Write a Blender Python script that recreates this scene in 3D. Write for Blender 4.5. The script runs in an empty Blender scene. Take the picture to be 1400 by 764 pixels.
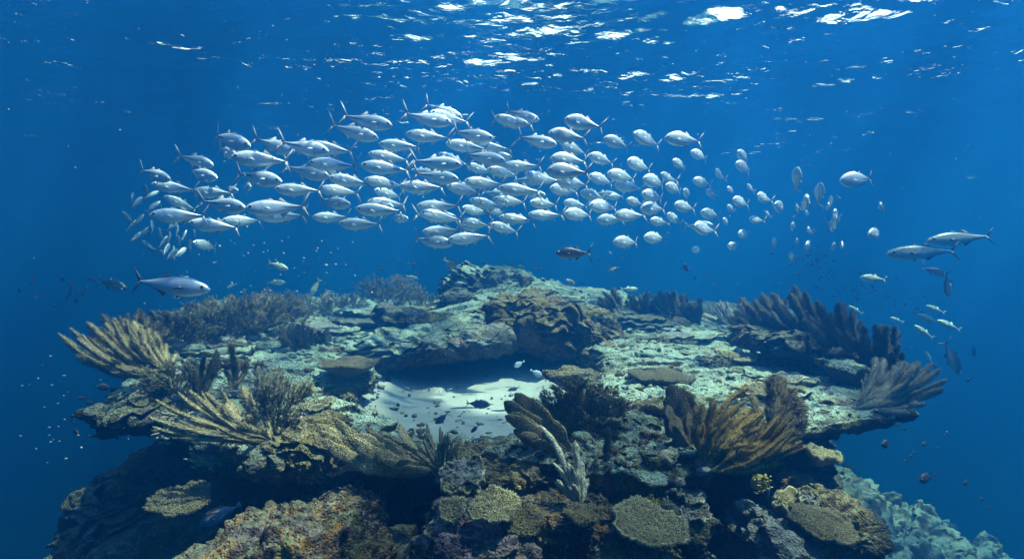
import bpy, bmesh, math, random
import numpy as np
from mathutils import Vector, Matrix
R = math.radians
random.seed(7); rng = np.random.default_rng(11)
SC = bpy.context.scene
COL = SC.collection
F = 855.0                      # focal length of the photograph in its own pixels

# ------------------------------------------------------------------ camera
cam = bpy.data.cameras.new('camera'); cam_o = bpy.data.objects.new('camera', cam); COL.objects.link(cam_o)
cam.sensor_width = 36; cam.lens = 36 * F / 1400; cam.clip_start = 0.05; cam.clip_end = 600
cam_o.rotation_euler = (R(90), 0, 0)
SC.camera = cam_o
# ------------------------------------------------------------------ world
SUN_EL, SUN_AZ = 67.0, 104.0    # azimuth measured from straight ahead (+Y) towards +X
SUN_STRENGTH = 5.0
SKY_STRENGTH = 0.09
DEEP = (0.0, 0.015, 0.07)
W = bpy.data.worlds.new('World'); SC.world = W; W.use_nodes = True
nt = W.node_tree; nt.nodes.clear()
sky = nt.nodes.new('ShaderNodeTexSky'); sky.sky_type = 'NISHITA'; sky.sun_disc = False
sky.sun_elevation = R(SUN_EL); sky.sun_rotation = R(SUN_AZ); sky.altitude = 0; sky.dust_density = 0.6
bg = nt.nodes.new('ShaderNodeBackground'); bg.inputs[1].default_value = SKY_STRENGTH
bg2 = nt.nodes.new('ShaderNodeBackground'); bg2.inputs[0].default_value = (*DEEP, 1); bg2.inputs[1].default_value = 1
tc = nt.nodes.new('ShaderNodeTexCoord'); sp = nt.nodes.new('ShaderNodeSeparateXYZ')
mr = nt.nodes.new('ShaderNodeMapRange'); mr.inputs[1].default_value = 0.0; mr.inputs[2].default_value = 0.06
mx = nt.nodes.new('ShaderNodeMixShader'); out = nt.nodes.new('ShaderNodeOutputWorld')
nt.links.new(tc.outputs['Generated'], sp.inputs[0]); nt.links.new(sp.outputs[2], mr.inputs[0])
nt.links.new(mr.outputs[0], mx.inputs[0]); nt.links.new(bg2.outputs[0], mx.inputs[1]); nt.links.new(bg.outputs[0], mx.inputs[2])
nt.links.new(sky.outputs[0], bg.inputs[0]); nt.links.new(mx.outputs[0], out.inputs[0])
sl = bpy.data.lights.new('sun', 'SUN'); sl.energy = SUN_STRENGTH; sl.angle = R(0.5); sl.color = (1.0, 0.96, 0.88)
so = bpy.data.objects.new('sun', sl); COL.objects.link(so)
sd = Vector((math.cos(R(SUN_EL)) * math.sin(R(SUN_AZ)), math.cos(R(SUN_EL)) * math.cos(R(SUN_AZ)), math.sin(R(SUN_EL))))
so.rotation_euler = sd.to_track_quat('Z', 'Y').to_euler(); so.location = (3, 3, 12)
SC.view_settings.view_transform = 'Standard'; SC.view_settings.look = 'None'
SC.view_settings.gamma = 1; SC.view_settings.use_curve_mapping = False
SC.view_settings.exposure = 1.95
SC.cycles.max_bounces = 7; SC.cycles.transparent_max_bounces = 8; SC.cycles.volume_bounces = 1
SC.cycles.diffuse_bounces = 3; SC.cycles.glossy_bounces = 3

# ------------------------------------------------------------------ helpers
def at(x, y, d):
    return np.array([(x - 700) / F * d, d, -(y - 382) / F * d])

def _h(ix, iy, iz, seed):
    with np.errstate(over='ignore'):
        n = (ix.astype(np.uint32) * np.uint32(374761393) + iy.astype(np.uint32) * np.uint32(668265263)
             + iz.astype(np.uint32) * np.uint32(2147483647 - 1274126177) + np.uint32((seed * 974711 + 13) & 0xffffffff))
        n = (n ^ (n >> np.uint32(13))) * np.uint32(1274126177)
        n = n ^ (n >> np.uint32(16)); n = n * np.uint32(2246822519); n = n ^ (n >> np.uint32(15))
    return n.astype(np.float64) / 4294967295.0
def vnoise(p, seed=0):
    p = np.asarray(p, float); i = np.floor(p).astype(np.int64); f = p - i; f = f * f * (3 - 2 * f)
    r = 0
    for dx in (0, 1):
        wx = f[:, 0] if dx else 1 - f[:, 0]
        for dy in (0, 1):
            wy = f[:, 1] if dy else 1 - f[:, 1]
            for dz in (0, 1):
                wz = f[:, 2] if dz else 1 - f[:, 2]
                r = r + wx * wy * wz * _h(i[:, 0] + dx, i[:, 1] + dy, i[:, 2] + dz, seed)
    return r * 2 - 1
def fbm(p, o=4, seed=0, g=0.5):
    p = np.asarray(p, float); r = 0; a = 1; t = 0
    for k in range(o):
        r = r + a * vnoise(p * (2.03 ** k) + 17.3 * k, seed + k); t += a; a *= g
    return r / t
def cells(p, seed=0):
    p = np.asarray(p, float); i = np.floor(p).astype(np.int64); best = np.full(len(p), 9.0)
    for dx in (-1, 0, 1):
        for dy in (-1, 0, 1):
            for dz in (-1, 0, 1):
                a, b, c = i[:, 0] + dx, i[:, 1] + dy, i[:, 2] + dz
                q = np.stack([a + _h(a, b, c, seed), b + _h(a, b, c, seed + 1), c + _h(a, b, c, seed + 2)], -1)
                best = np.minimum(best, ((q - p) ** 2).sum(1))
    return np.sqrt(best)
def ss(a, b, x):
    t = np.clip((x - a) / (b - a), 0, 1); return t * t * (3 - 2 * t)

class MB:
    def __init__(s): s.v = []; s.f = []; s.m = []; s.n = 0
    def add(s, v, f, m=0):
        v = np.asarray(v, float).reshape(-1, 3); f = np.asarray(f, int)
        s.v.append(v); s.f.append(f + s.n); s.m.append(m); s.n += len(v); return s
    def mesh(s, name, mats, smooth=True):
        me = bpy.data.meshes.new(name)
        v = np.concatenate(s.v); me.vertices.add(len(v)); me.vertices.foreach_set('co', v.ravel())
        loops = np.concatenate([f.ravel() for f in s.f])
        tot = np.concatenate([np.full(len(f), f.shape[1]) for f in s.f])
        st = np.concatenate([[0], np.cumsum(tot)[:-1]])
        me.loops.add(len(loops)); me.loops.foreach_set('vertex_index', loops)
        me.polygons.add(len(tot)); me.polygons.foreach_set('loop_start', st); me.polygons.foreach_set('loop_total', tot)
        mi = np.concatenate([np.full(len(f), m) for f, m in zip(s.f, s.m)])
        for m in (mats if isinstance(mats, (list, tuple)) else [mats]): me.materials.append(m)
        me.polygons.foreach_set('material_index', mi)
        me.polygons.foreach_set('use_smooth', np.full(len(tot), smooth))
        me.update(); me.validate(); return me
    def obj(s, name, mats, parent=None, smooth=True):
        o = bpy.data.objects.new(name, s.mesh(name, mats, smooth)); COL.objects.link(o)
        if parent: o.parent = parent
        return o
def tag(o, label=None, cat=None, group=None, kind=None):
    if label: o['label'] = label
    if cat: o['category'] = cat
    if group: o['group'] = group
    if kind: o['kind'] = kind
    return o
def empty(name, loc, label, cat, group=None):
    o = bpy.data.objects.new(name, None); COL.objects.link(o); o.location = loc
    o.empty_display_size = 0.1; return tag(o, label, cat, group)
def grid_faces(n, m, wrap=False):
    i, j = np.meshgrid(np.arange(n - 1), np.arange(m if wrap else m - 1), indexing='ij')
    a = i * m + j; b = i * m + (j + 1) % m
    return np.stack([a, b, b + m, a + m], -1).reshape(-1, 4)

# ------------------------------------------------------------------ materials
def mat(name, rough=0.8, spec=0.3, metal=0.0):
    m = bpy.data.materials.new(name); m.use_nodes = True
    t = m.node_tree; b = t.nodes['Principled BSDF']
    b.inputs['Roughness'].default_value = rough; b.inputs['Metallic'].default_value = metal
    b.inputs['Specular IOR Level'].default_value = spec
    return m, t, b
def N(t, typ, **kw):
    n = t.nodes.new(typ)
    for k, v in kw.items():
        if k.startswith('i_'):
            key = k[2:]; n.inputs[int(key) if key.isdigit() else key.replace('_', ' ')].default_value = v
        else: setattr(n, k, v)
    return n
def mixc(t, fac, a, b, blend='MIX'):
    n = t.nodes.new('ShaderNodeMix'); n.data_type = 'RGBA'; n.blend_type = blend
    for sock, v in ((n.inputs[0], fac), (n.inputs[6], a), (n.inputs[7], b)):
        if isinstance(v, (int, float)): sock.default_value = v
        elif isinstance(v, tuple): sock.default_value = (*v, 1)
        else: t.links.new(v, sock)
    return n.outputs[2]
def ramp(t, src, lo, hi):
    n = N(t, 'ShaderNodeMapRange'); n.inputs[1].default_value = lo; n.inputs[2].default_value = hi
    t.links.new(src, n.inputs[0]); return n.outputs[0]
def noise(t, co, scale, detail=4, rough=0.55, dist=0.0):
    n = N(t, 'ShaderNodeTexNoise'); n.inputs['Scale'].default_value = scale; n.inputs['Detail'].default_value = detail
    n.inputs['Roughness'].default_value = rough; n.inputs['Distortion'].default_value = dist
    t.links.new(co, n.inputs['Vector']); return n.outputs['Fac']
def voro(t, co, scale, feat='F1'):
    n = N(t, 'ShaderNodeTexVoronoi'); n.feature = feat; n.inputs['Scale'].default_value = scale
    t.links.new(co, n.inputs['Vector']); return n
def rock_mat(name, dark, mid, accent, sedi, sedi_lo=0.25, sedi_hi=0.8, accent_amt=0.5, speck=1.0, crev=(0.03, 0.03, 0.022), growth=0.4):
    m, t, b = mat(name, 0.92, 0.15)
    co = N(t, 'ShaderNodeTexCoord').outputs['Object']
    geo = N(t, 'ShaderNodeNewGeometry')
    c = mixc(t, ramp(t, noise(t, co, 3.0, 6, 0.65), 0.38, 0.62), dark, mid)
    a = ramp(t, noise(t, co, 5.5, 5, 0.6, 0.6), 0.53, 0.62)
    am = N(t, 'ShaderNodeMath', operation='MULTIPLY'); am.inputs[1].default_value = accent_amt; t.links.new(a, am.inputs[0])
    c = mixc(t, am.outputs[0], c, accent)
    # sediment settled on what faces upward
    s = N(t, 'ShaderNodeSeparateXYZ'); t.links.new(geo.outputs['Normal'], s.inputs[0])
    n2 = noise(t, co, 9.0, 8, 0.72)
    ad = N(t, 'ShaderNodeMath', operation='ADD'); t.links.new(s.outputs[2], ad.inputs[0])
    sc = N(t, 'ShaderNodeMath', operation='MULTIPLY_ADD'); t.links.new(n2, sc.inputs[0]); sc.inputs[1].default_value = 2.2; sc.inputs[2].default_value = -1.1
    t.links.new(sc.outputs[0], ad.inputs[1])
    c = mixc(t, ramp(t, ad.outputs[0], sedi_lo, sedi_hi), c, sedi)
    # large patches of different growth: olive algae, rust and grey crust
    for gi, (gc, gsc, gth) in enumerate((((0.13, 0.14, 0.045), 1.7, 0.53), ((0.20, 0.105, 0.045), 2.9, 0.59), ((0.16, 0.13, 0.14), 2.2, 0.60), ((0.06, 0.06, 0.035), 4.1, 0.58))):
        mp = N(t, 'ShaderNodeMapping'); mp.inputs['Location'].default_value = (gi * 13.7, gi * 7.1, 3.3 * gi); t.links.new(co, mp.inputs[0])
        g = ramp(t, noise(t, mp.outputs[0], gsc, 7, 0.62, 0.4), gth, gth + 0.05)
        gm = N(t, 'ShaderNodeMath', operation='MULTIPLY'); t.links.new(g, gm.inputs[0]); gm.inputs[1].default_value = growth
        c = mixc(t, gm.outputs[0], c, gc)
    # turf speckle, growth patches and small dark holes
    v = voro(t, co, 55.0); f = ramp(t, v.outputs['Distance'], 0.12, 0.55)
    n3 = ramp(t, noise(t, co, 38.0, 5, 0.75), 0.46, 0.62)
    mm = N(t, 'ShaderNodeMath', operation='MULTIPLY'); t.links.new(n3, mm.inputs[0]); mm.inputs[1].default_value = 0.62 * speck
    c = mixc(t, mm.outputs[0], c, dark)
    n4 = ramp(t, noise(t, co, 17.0, 6, 0.7, 1.0), 0.60, 0.66)
    c = mixc(t, n4, c, crev)
    n5 = ramp(t, noise(t, co, 24.0, 3, 0.6), 0.60, 0.68)
    m5 = N(t, 'ShaderNodeMath', operation='MULTIPLY'); t.links.new(n5, m5.inputs[0]); m5.inputs[1].default_value = 0.5 * speck
    c = mixc(t, m5.outputs[0], c, (0.36, 0.37, 0.30))
    t.links.new(c, b.inputs['Base Color'])
    hsum = N(t, 'ShaderNodeMath', operation='MULTIPLY_ADD'); t.links.new(noise(t, co, 22, 10, 0.78), hsum.inputs[0]); hsum.inputs[1].default_value = 1.3
    t.links.new(f, hsum.inputs[2])
    bp = N(t, 'ShaderNodeBump'); bp.inputs['Strength'].default_value = 0.9; bp.inputs['Distance'].default_value = 0.03
    t.links.new(hsum.outputs[0], bp.inputs['Height']); t.links.new(bp.outputs[0], b.inputs['Normal'])
    return m
M = {}
M['reef'] = rock_mat('reef rock', (0.025, 0.028, 0.016), (0.12, 0.115, 0.065), (0.17, 0.10, 0.03), (0.37, 0.49, 0.37), speck=0.45, growth=0.55)
M['ochre'] = rock_mat('ochre rock', (0.03, 0.024, 0.012), (0.17, 0.125, 0.05), (0.34, 0.25, 0.05), (0.27, 0.25, 0.13), 0.4, 1.1, 0.7)
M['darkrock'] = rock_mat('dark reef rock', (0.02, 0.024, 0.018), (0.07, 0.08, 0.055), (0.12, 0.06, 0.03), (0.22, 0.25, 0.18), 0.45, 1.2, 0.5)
M['crust'] = rock_mat('shade painted rock of the undercut walls', (0.012, 0.011, 0.010), (0.05, 0.038, 0.026), (0.16, 0.07, 0.02), (0.20, 0.19, 0.12), 0.6, 1.4, 0.5)  # darker wall rock; the shade of the caves is put into its colour
M['rubble'] = rock_mat('encrusted rubble', (0.022, 0.017, 0.013), (0.15, 0.10, 0.055), (0.42, 0.21, 0.04), (0.25, 0.27, 0.17), 0.6, 1.4, 0.6, growth=0.6)
M['mauve'] = rock_mat('mauve crust', (0.04, 0.032, 0.035), (0.20, 0.155, 0.18), (0.24, 0.23, 0.10), (0.36, 0.30, 0.33), 0.5, 1.3, 0.6)
M['grey'] = rock_mat('grey plate', (0.06, 0.065, 0.055), (0.22, 0.23, 0.21), (0.22, 0.19, 0.10), (0.30, 0.33, 0.30), 0.3, 1.1, 0.5, 0.8)

def sand_mat():
    m, t, b = mat('white sand', 0.95, 0.1)
    co = N(t, 'ShaderNodeTexCoord').outputs['Object']
    c = mixc(t, ramp(t, noise(t, co, 2.5, 5), 0.35, 0.7), (0.24, 0.28, 0.25), (0.33, 0.37, 0.33))
    c = mixc(t, ramp(t, noise(t, co, 42, 6, 0.75), 0.55, 0.66), c, (0.26, 0.27, 0.22))
    t.links.new(c, b.inputs['Base Color'])
    bp = N(t, 'ShaderNodeBump'); bp.inputs['Strength'].default_value = 0.6; bp.inputs['Distance'].default_value = 0.02
    t.links.new(noise(t, co, 14, 8, 0.7), bp.inputs['Height']); t.links.new(bp.outputs[0], b.inputs['Normal'])
    return m
M['sand'] = sand_mat()
def coral_mat(name, a, bcol, sc=30, rough=0.85, translu=0.0, bump=0.008):
    m, t, b = mat(name, rough, 0.2)
    co = N(t, 'ShaderNodeTexCoord').outputs['Object']
    c = mixc(t, ramp(t, noise(t, co, 6, 4), 0.35, 0.65), a, bcol)
    c = mixc(t, ramp(t, noise(t, co, sc * 3, 3, 0.7), 0.5, 0.72), c, tuple(min(1, x * 1.9) for x in bcol))
    v = voro(t, co, sc * 5)
    c = mixc(t, ramp(t, v.outputs['Distance'], 0.35, 0.75), c, tuple(x * 0.4 for x in a))
    t.links.new(c, b.inputs['Base Color'])
    bp = N(t, 'ShaderNodeBump'); bp.inputs['Strength'].default_value = 0.8; bp.inputs['Distance'].default_value = bump
    t.links.new(v.outputs['Distance'], bp.inputs['Height']); t.links.new(bp.outputs[0], b.inputs['Normal'])
    return m
M['plume'] = coral_mat('sea plume tan', (0.30, 0.26, 0.13), (0.46, 0.40, 0.22))
M['plume_gold'] = coral_mat('sea plume gold', (0.30, 0.22, 0.07), (0.46, 0.35, 0.13))
M['plume_brown'] = coral_mat('sea fan brown', (0.17, 0.145, 0.08), (0.32, 0.27, 0.15))
M['plume_dark'] = coral_mat('sea plume dark', (0.06, 0.068, 0.045), (0.14, 0.15, 0.10))
M['plume_pale'] = coral_mat('sea plume pale', (0.40, 0.40, 0.27), (0.58, 0.58, 0.42))
M['bush'] = coral_mat('bushy gorgonian', (0.20, 0.20, 0.12), (0.34, 0.33, 0.20))
M['stem'] = coral_mat('stem', (0.16, 0.17, 0.18), (0.30, 0.32, 0.34))
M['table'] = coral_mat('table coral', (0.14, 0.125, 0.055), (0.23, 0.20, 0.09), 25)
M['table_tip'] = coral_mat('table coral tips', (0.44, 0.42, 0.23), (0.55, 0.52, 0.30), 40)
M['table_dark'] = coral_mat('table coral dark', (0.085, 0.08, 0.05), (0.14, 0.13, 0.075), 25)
M['table_shaded'] = coral_mat('shade toned coral rim', (0.15, 0.14, 0.08), (0.22, 0.20, 0.11), 40)  # darker rim tone puts the lower left coral's shade into its colour
M['yellow'] = coral_mat('yellow coral', (0.45, 0.38, 0.08), (0.6, 0.52, 0.16), 25)
M['orange'] = coral_mat('orange sponge', (0.6, 0.22, 0.02), (0.75, 0.32, 0.03), 25)
M['whitecoral'] = coral_mat('pale finger coral', (0.32, 0.30, 0.18), (0.45, 0.43, 0.28), 25)

def fish_mat(name, back, side, belly, metal=0.55, rough=0.32, stripe=None, mid=0.15, line=True):
    m, t, b = mat(name, rough, 0.5, metal)
    co = N(t, 'ShaderNodeTexCoord').outputs['Object']
    s = N(t, 'ShaderNodeSeparateXYZ'); t.links.new(co, s.inputs[0])
    nz = noise(t, co, 8, 3)
    z = N(t, 'ShaderNodeMath', operation='MULTIPLY_ADD'); t.links.new(nz, z.inputs[0]); z.inputs[1].default_value = 0.03; t.links.new(s.outputs[2], z.inputs[2])
    c = mixc(t, ramp(t, z.outputs[0], -0.10, 0.03), belly, side)
    c = mixc(t, ramp(t, z.outputs[0], mid * 0.35 + 0.015, mid * 0.6 + 0.04), c, back)
    if stripe: c = mixc(t, ramp(t, noise(t, co, 9, 1, 0.5), 0.47, 0.53), c, stripe)
    if line:   # dark scute line towards the tail
        az = N(t, 'ShaderNodeMath', operation='ABSOLUTE'); t.links.new(s.outputs[2], az.inputs[0])
        l1 = ramp(t, az.outputs[0], 0.017, 0.009); l2 = ramp(t, s.outputs[0], -0.03, -0.13)
        mu = N(t, 'ShaderNodeMath', operation='MULTIPLY'); t.links.new(l1, mu.inputs[0]); t.links.new(l2, mu.inputs[1])
        c = mixc(t, mu.outputs[0], c, (0.10, 0.09, 0.11))
        # gill cover edge: thin dark curve behind the head
        gx = N(t, 'ShaderNodeMath', operation='MULTIPLY'); t.links.new(s.outputs[2], gx.inputs[0]); t.links.new(s.outputs[2], gx.inputs[1])
        g2 = N(t, 'ShaderNodeMath', operation='MULTIPLY_ADD'); t.links.new(gx.outputs[0], g2.inputs[0]); g2.inputs[1].default_value = -6.0; t.links.new(s.outputs[0], g2.inputs[2])
        g3 = N(t, 'ShaderNodeMath', operation='SUBTRACT'); t.links.new(g2.outputs[0], g3.inputs[0]); g3.inputs[1].default_value = 0.225
        g4 = N(t, 'ShaderNodeMath', operation='ABSOLUTE'); t.links.new(g3.outputs[0], g4.inputs[0])
        l3 = ramp(t, g4.outputs[0], 0.011, 0.003)
        l4 = ramp(t, az.outputs[0], 0.11, 0.07)
        m2 = N(t, 'ShaderNodeMath', operation='MULTIPLY'); t.links.new(l3, m2.inputs[0]); t.links.new(l4, m2.inputs[1])
        m3 = N(t, 'ShaderNodeMath', operation='MULTIPLY'); t.links.new(m2.outputs[0], m3.inputs[0]); m3.inputs[1].default_value = 0.7
        c = mixc(t, m3.outputs[0], c, (0.14, 0.15, 0.16))
    oi = N(t, 'ShaderNodeObjectInfo'); 
    c = mixc(t, ramp(t, oi.outputs['Random'], 0.0, 2.2), c, tuple(x * 0.5 for x in side))
    t.links.new(c, b.inputs['Base Color'])
    bp = N(t, 'ShaderNodeBump'); bp.inputs['Strength'].default_value = 0.25; bp.inputs['Distance'].default_value = 0.006
    t.links.new(voro(t, co, 60).outputs['Distance'], bp.inputs['Height']); t.links.new(bp.outputs[0], b.inputs['Normal'])
    return m
def plain(name, c, rough=0.5, spec=0.4, metal=0.0):
    m, t, b = mat(name, rough, spec, metal)
    co = N(t, 'ShaderNodeTexCoord').outputs['Object']
    t.links.new(mixc(t, ramp(t, noise(t, co, 12, 3), 0.3, 0.7), c, tuple(x * 0.75 for x in c)), b.inputs['Base Color'])
    return m
M['silver'] = fish_mat('silver scales', (0.86, 0.89, 0.90), (0.62, 0.70, 0.76), (0.84, 0.86, 0.84), 0.3, 0.25)
M['fin'] = plain('fin membrane', (0.34, 0.35, 0.38)); M['finpale'] = plain('pale fin', (0.75, 0.75, 0.72))
M['eye'] = plain('eye black', (0.01, 0.01, 0.012), 0.15, 0.6); M['iris'] = plain('eye ring', (0.55, 0.55, 0.5), 0.3)
M['dimsilver'] = fish_mat('silver scales painted dim', (0.16, 0.26, 0.34), (0.26, 0.38, 0.46), (0.4, 0.5, 0.55), 0.2, 0.35)  # darker bluish copy of the silver scales; the turning jacks' dimness is painted in
M['tuna'] = fish_mat('tuna scales', (0.05, 0.13, 0.26), (0.42, 0.50, 0.62), (0.75, 0.76, 0.76), 0.45, 0.3, line=False)
M['tunafin'] = plain('dark fin', (0.03, 0.035, 0.05))
M['darkback'] = fish_mat('dark backed scales', (0.006, 0.01, 0.018), (0.03, 0.045, 0.06), (0.42, 0.44, 0.34), 0.3, 0.35, line=False)
M['kingfish'] = fish_mat('kingfish scales', (0.10, 0.15, 0.15), (0.42, 0.46, 0.40), (0.66, 0.66, 0.56), 0.35, 0.35, line=False, mid=0.05)
M['yellowfin'] = plain('yellow fin', (0.5, 0.42, 0.10))
M['greenfish'] = fish_mat('pale green scales', (0.25, 0.38, 0.30), (0.55, 0.66, 0.52), (0.75, 0.78, 0.62), 0.25, 0.4, line=False)
M['bluefish'] = fish_mat('blue scales', (0.008, 0.02, 0.07), (0.015, 0.045, 0.14), (0.05, 0.12, 0.22), 0.0, 0.5, line=False)
M['blue_fin'] = plain('blue fin', (0.03, 0.09, 0.24))
M['paleblue'] = fish_mat('pale blue scales', (0.35, 0.55, 0.72), (0.50, 0.68, 0.80), (0.70, 0.80, 0.85), 0.1, 0.5, line=False)
M['black'] = plain('black scales', (0.012, 0.014, 0.018), 0.6)
M['brown'] = fish_mat('brown scales', (0.06, 0.04, 0.02), (0.09, 0.06, 0.035), (0.12, 0.08, 0.05), 0.0, 0.6, line=False)
M['parrot'] = fish_mat('parrotfish scales', (0.28, 0.20, 0.14), (0.22, 0.24, 0.32), (0.18, 0.26, 0.48), 0.05, 0.5, line=False)
M['orange_fish'] = fish_mat('orange scales', (0.30, 0.20, 0.08), (0.50, 0.36, 0.16), (0.6, 0.5, 0.3), 0.1, 0.5, line=False)
M['pied'] = fish_mat('pied scales', (0.03, 0.03, 0.03), (0.7, 0.7, 0.66), (0.7, 0.7, 0.66), 0.1, 0.5, stripe=(0.02, 0.02, 0.02), line=False)

# ------------------------------------------------------------------ water surface, haze, seabed
ZS = 4.6; WF = 1
def water_surface():
    # rows get farther apart with distance from the reef, columns spread evenly
    n, m = 620, 620
    u = np.linspace(-1, 1, m); v = np.linspace(0, 1, n)
    ys = 4 + 96 * v ** 2.2; ys = np.concatenate([np.linspace(-30, 3.5, 40), ys]); n = len(ys)
    X = np.sign(u) * (np.abs(u) * 16 + 64 * np.abs(u) ** 4)
    Y, XX = np.meshgrid(ys, X, indexing='ij')
    XX = XX * (1 + 0.25 * (Y > 30) * (Y - 30) / 70)
    Z = np.zeros_like(XX)
    r2 = np.random.default_rng(5)
    for k in range(34):
        lam = 0.35 * (1.13 ** k) ; lam = min(lam, 9)
        th = R(18) + r2.normal() * 0.55
        a = 0.0078 * lam ** 0.92 * r2.uniform(0.5, 1.1)
        ph = r2.uniform(0, 6.28)
        kx, ky = 2 * math.pi / lam * math.cos(th + 1.2), 2 * math.pi / lam * math.sin(th + 1.2)
        w = np.sin(kx * XX + ky * Y + ph + 0.7 * np.sin(0.31 * ky * XX - 0.27 * kx * Y + ph))
        Z += a * (1 - np.abs(w) ** 1.3 * 2) * (1.15 if lam < 2.2 else 0.5)
    p = np.stack([XX, Y, ZS + Z * 0.9], -1).reshape(-1, 3)
    mb = MB().add(p, grid_faces(n, m)[:, ::WF])
    mt, t, b = mat('water surface'); t.nodes.remove(b)
    o_ = t.nodes['Material Output']
    co = N(t, 'ShaderNodeTexCoord').outputs['Object']
    mp = N(t, 'ShaderNodeMapping'); mp.inputs['Scale'].default_value = (1.0, 1.5, 1); mp.inputs['Rotation'].default_value = (0, 0, R(-20)); t.links.new(co, mp.inputs[0])
    bp = N(t, 'ShaderNodeBump'); bp.inputs['Strength'].default_value = 1.0; bp.inputs['Distance'].default_value = 0.066
    t.links.new(noise(t, mp.outputs[0], 2.8, 4, 0.5, 0.7), bp.inputs['Height'])
    bst = N(t, 'ShaderNodeMapRange'); bst.inputs[1].default_value = 0.36; bst.inputs[2].default_value = 0.66; bst.inputs[3].default_value = 0.25; bst.inputs[4].default_value = 1.2
    t.links.new(noise(t, co, 0.28, 3, 0.6), bst.inputs[0]); t.links.new(bst.outputs[0], bp.inputs['Strength'])
    fr = N(t, 'ShaderNodeFresnel'); fr.inputs[0].default_value = 1.33; t.links.new(bp.outputs[0], fr.inputs['Normal'])
    gl = N(t, 'ShaderNodeBsdfGlossy'); gl.inputs['Roughness'].default_value = 0.08; gl.inputs['Color'].default_value = (0.95, 0.97, 1, 1)
    t.links.new(bp.outputs[0], gl.inputs['Normal'])
    tr = N(t, 'ShaderNodeBsdfTransparent')
    # noise tint painted into the transparency, standing in for wave-focused shafts and dapples
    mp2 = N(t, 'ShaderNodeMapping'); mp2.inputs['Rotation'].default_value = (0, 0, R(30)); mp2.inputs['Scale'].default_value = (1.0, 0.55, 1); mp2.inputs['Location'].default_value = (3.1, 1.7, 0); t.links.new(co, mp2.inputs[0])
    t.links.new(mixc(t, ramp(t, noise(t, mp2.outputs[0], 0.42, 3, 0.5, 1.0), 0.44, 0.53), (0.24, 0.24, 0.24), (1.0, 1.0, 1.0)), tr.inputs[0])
    tl = N(t, 'ShaderNodeBsdfTranslucent'); tl.inputs[0].default_value = (1, 1, 1, 1)
    sz = N(t, 'ShaderNodeSeparateXYZ'); t.links.new(bp.outputs[0], sz.inputs[0])
    ab = N(t, 'ShaderNodeMath', operation='ABSOLUTE'); t.links.new(sz.outputs[2], ab.inputs[0])
    st = ramp(t, ab.outputs[0], 0.955, 0.92)
    ms = N(t, 'ShaderNodeMixShader'); t.links.new(st, ms.inputs[0]); t.links.new(tr.outputs[0], ms.inputs[1]); t.links.new(tl.outputs[0], ms.inputs[2])
    m2 = N(t, 'ShaderNodeMixShader'); t.links.new(fr.outputs[0], m2.inputs[0]); t.links.new(ms.outputs[0], m2.inputs[1]); t.links.new(gl.outputs[0], m2.inputs[2])
    t.links.new(m2.outputs[0], o_.inputs['Surface'])
    o = mb.obj('water', mt); tag(o, kind='structure'); o['label'] = 'rippled underside of the water surface with bright glints'
    return o
water_surface()
HAZE_D = 0.09
def haze():
    bm = bmesh.new(); bmesh.ops.create_cube(bm, size=1)
    me = bpy.data.meshes.new('haze'); 
    z0, z1 = -24.0, ZS + 0.9
    for v in bm.verts: v.co = Vector((v.co.x * 260, v.co.y * 260 + 60, z0 + (v.co.z + 0.5) * (z1 - z0)))
    bm.to_mesh(me); bm.free()
    m = bpy.data.materials.new('sea water haze'); m.use_nodes = True; t = m.node_tree; t.nodes.clear()
    o_ = t.nodes.new('ShaderNodeOutputMaterial'); pv = t.nodes.new('ShaderNodeVolumePrincipled')
    pv.inputs['Color'].default_value = (0.014, 0.215, 0.68, 1)
    pv.inputs['Density'].default_value = HAZE_D
    pv.inputs['Absorption Color'].default_value = (0.012, 0.19, 0.20, 1)
    pv.inputs['Anisotropy'].default_value = 0.68
    t.links.new(pv.outputs[0], o_.inputs['Volume'])
    me.materials.append(m); o = bpy.data.objects.new('haze', me); COL.objects.link(o)
    tag(o, kind='stuff'); o['label'] = 'blue sea water that far things fade into'; o['category'] = 'haze'
haze()
def seabed():
    n = 60; g = np.linspace(-1, 1, n); X, Y = np.meshgrid(g * 129, g * 129 + 60, indexing='ij')
    Z = -22 + 0.8 * fbm(np.stack([X, Y, X * 0], -1).reshape(-1, 3) * 0.08, 3).reshape(n, n)
    tag(MB().add(np.stack([X, Y, Z], -1).reshape(-1, 3), grid_faces(n, n)[:, ::-1]).obj('seabed', M['darkrock']), kind='structure')
seabed()

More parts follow.
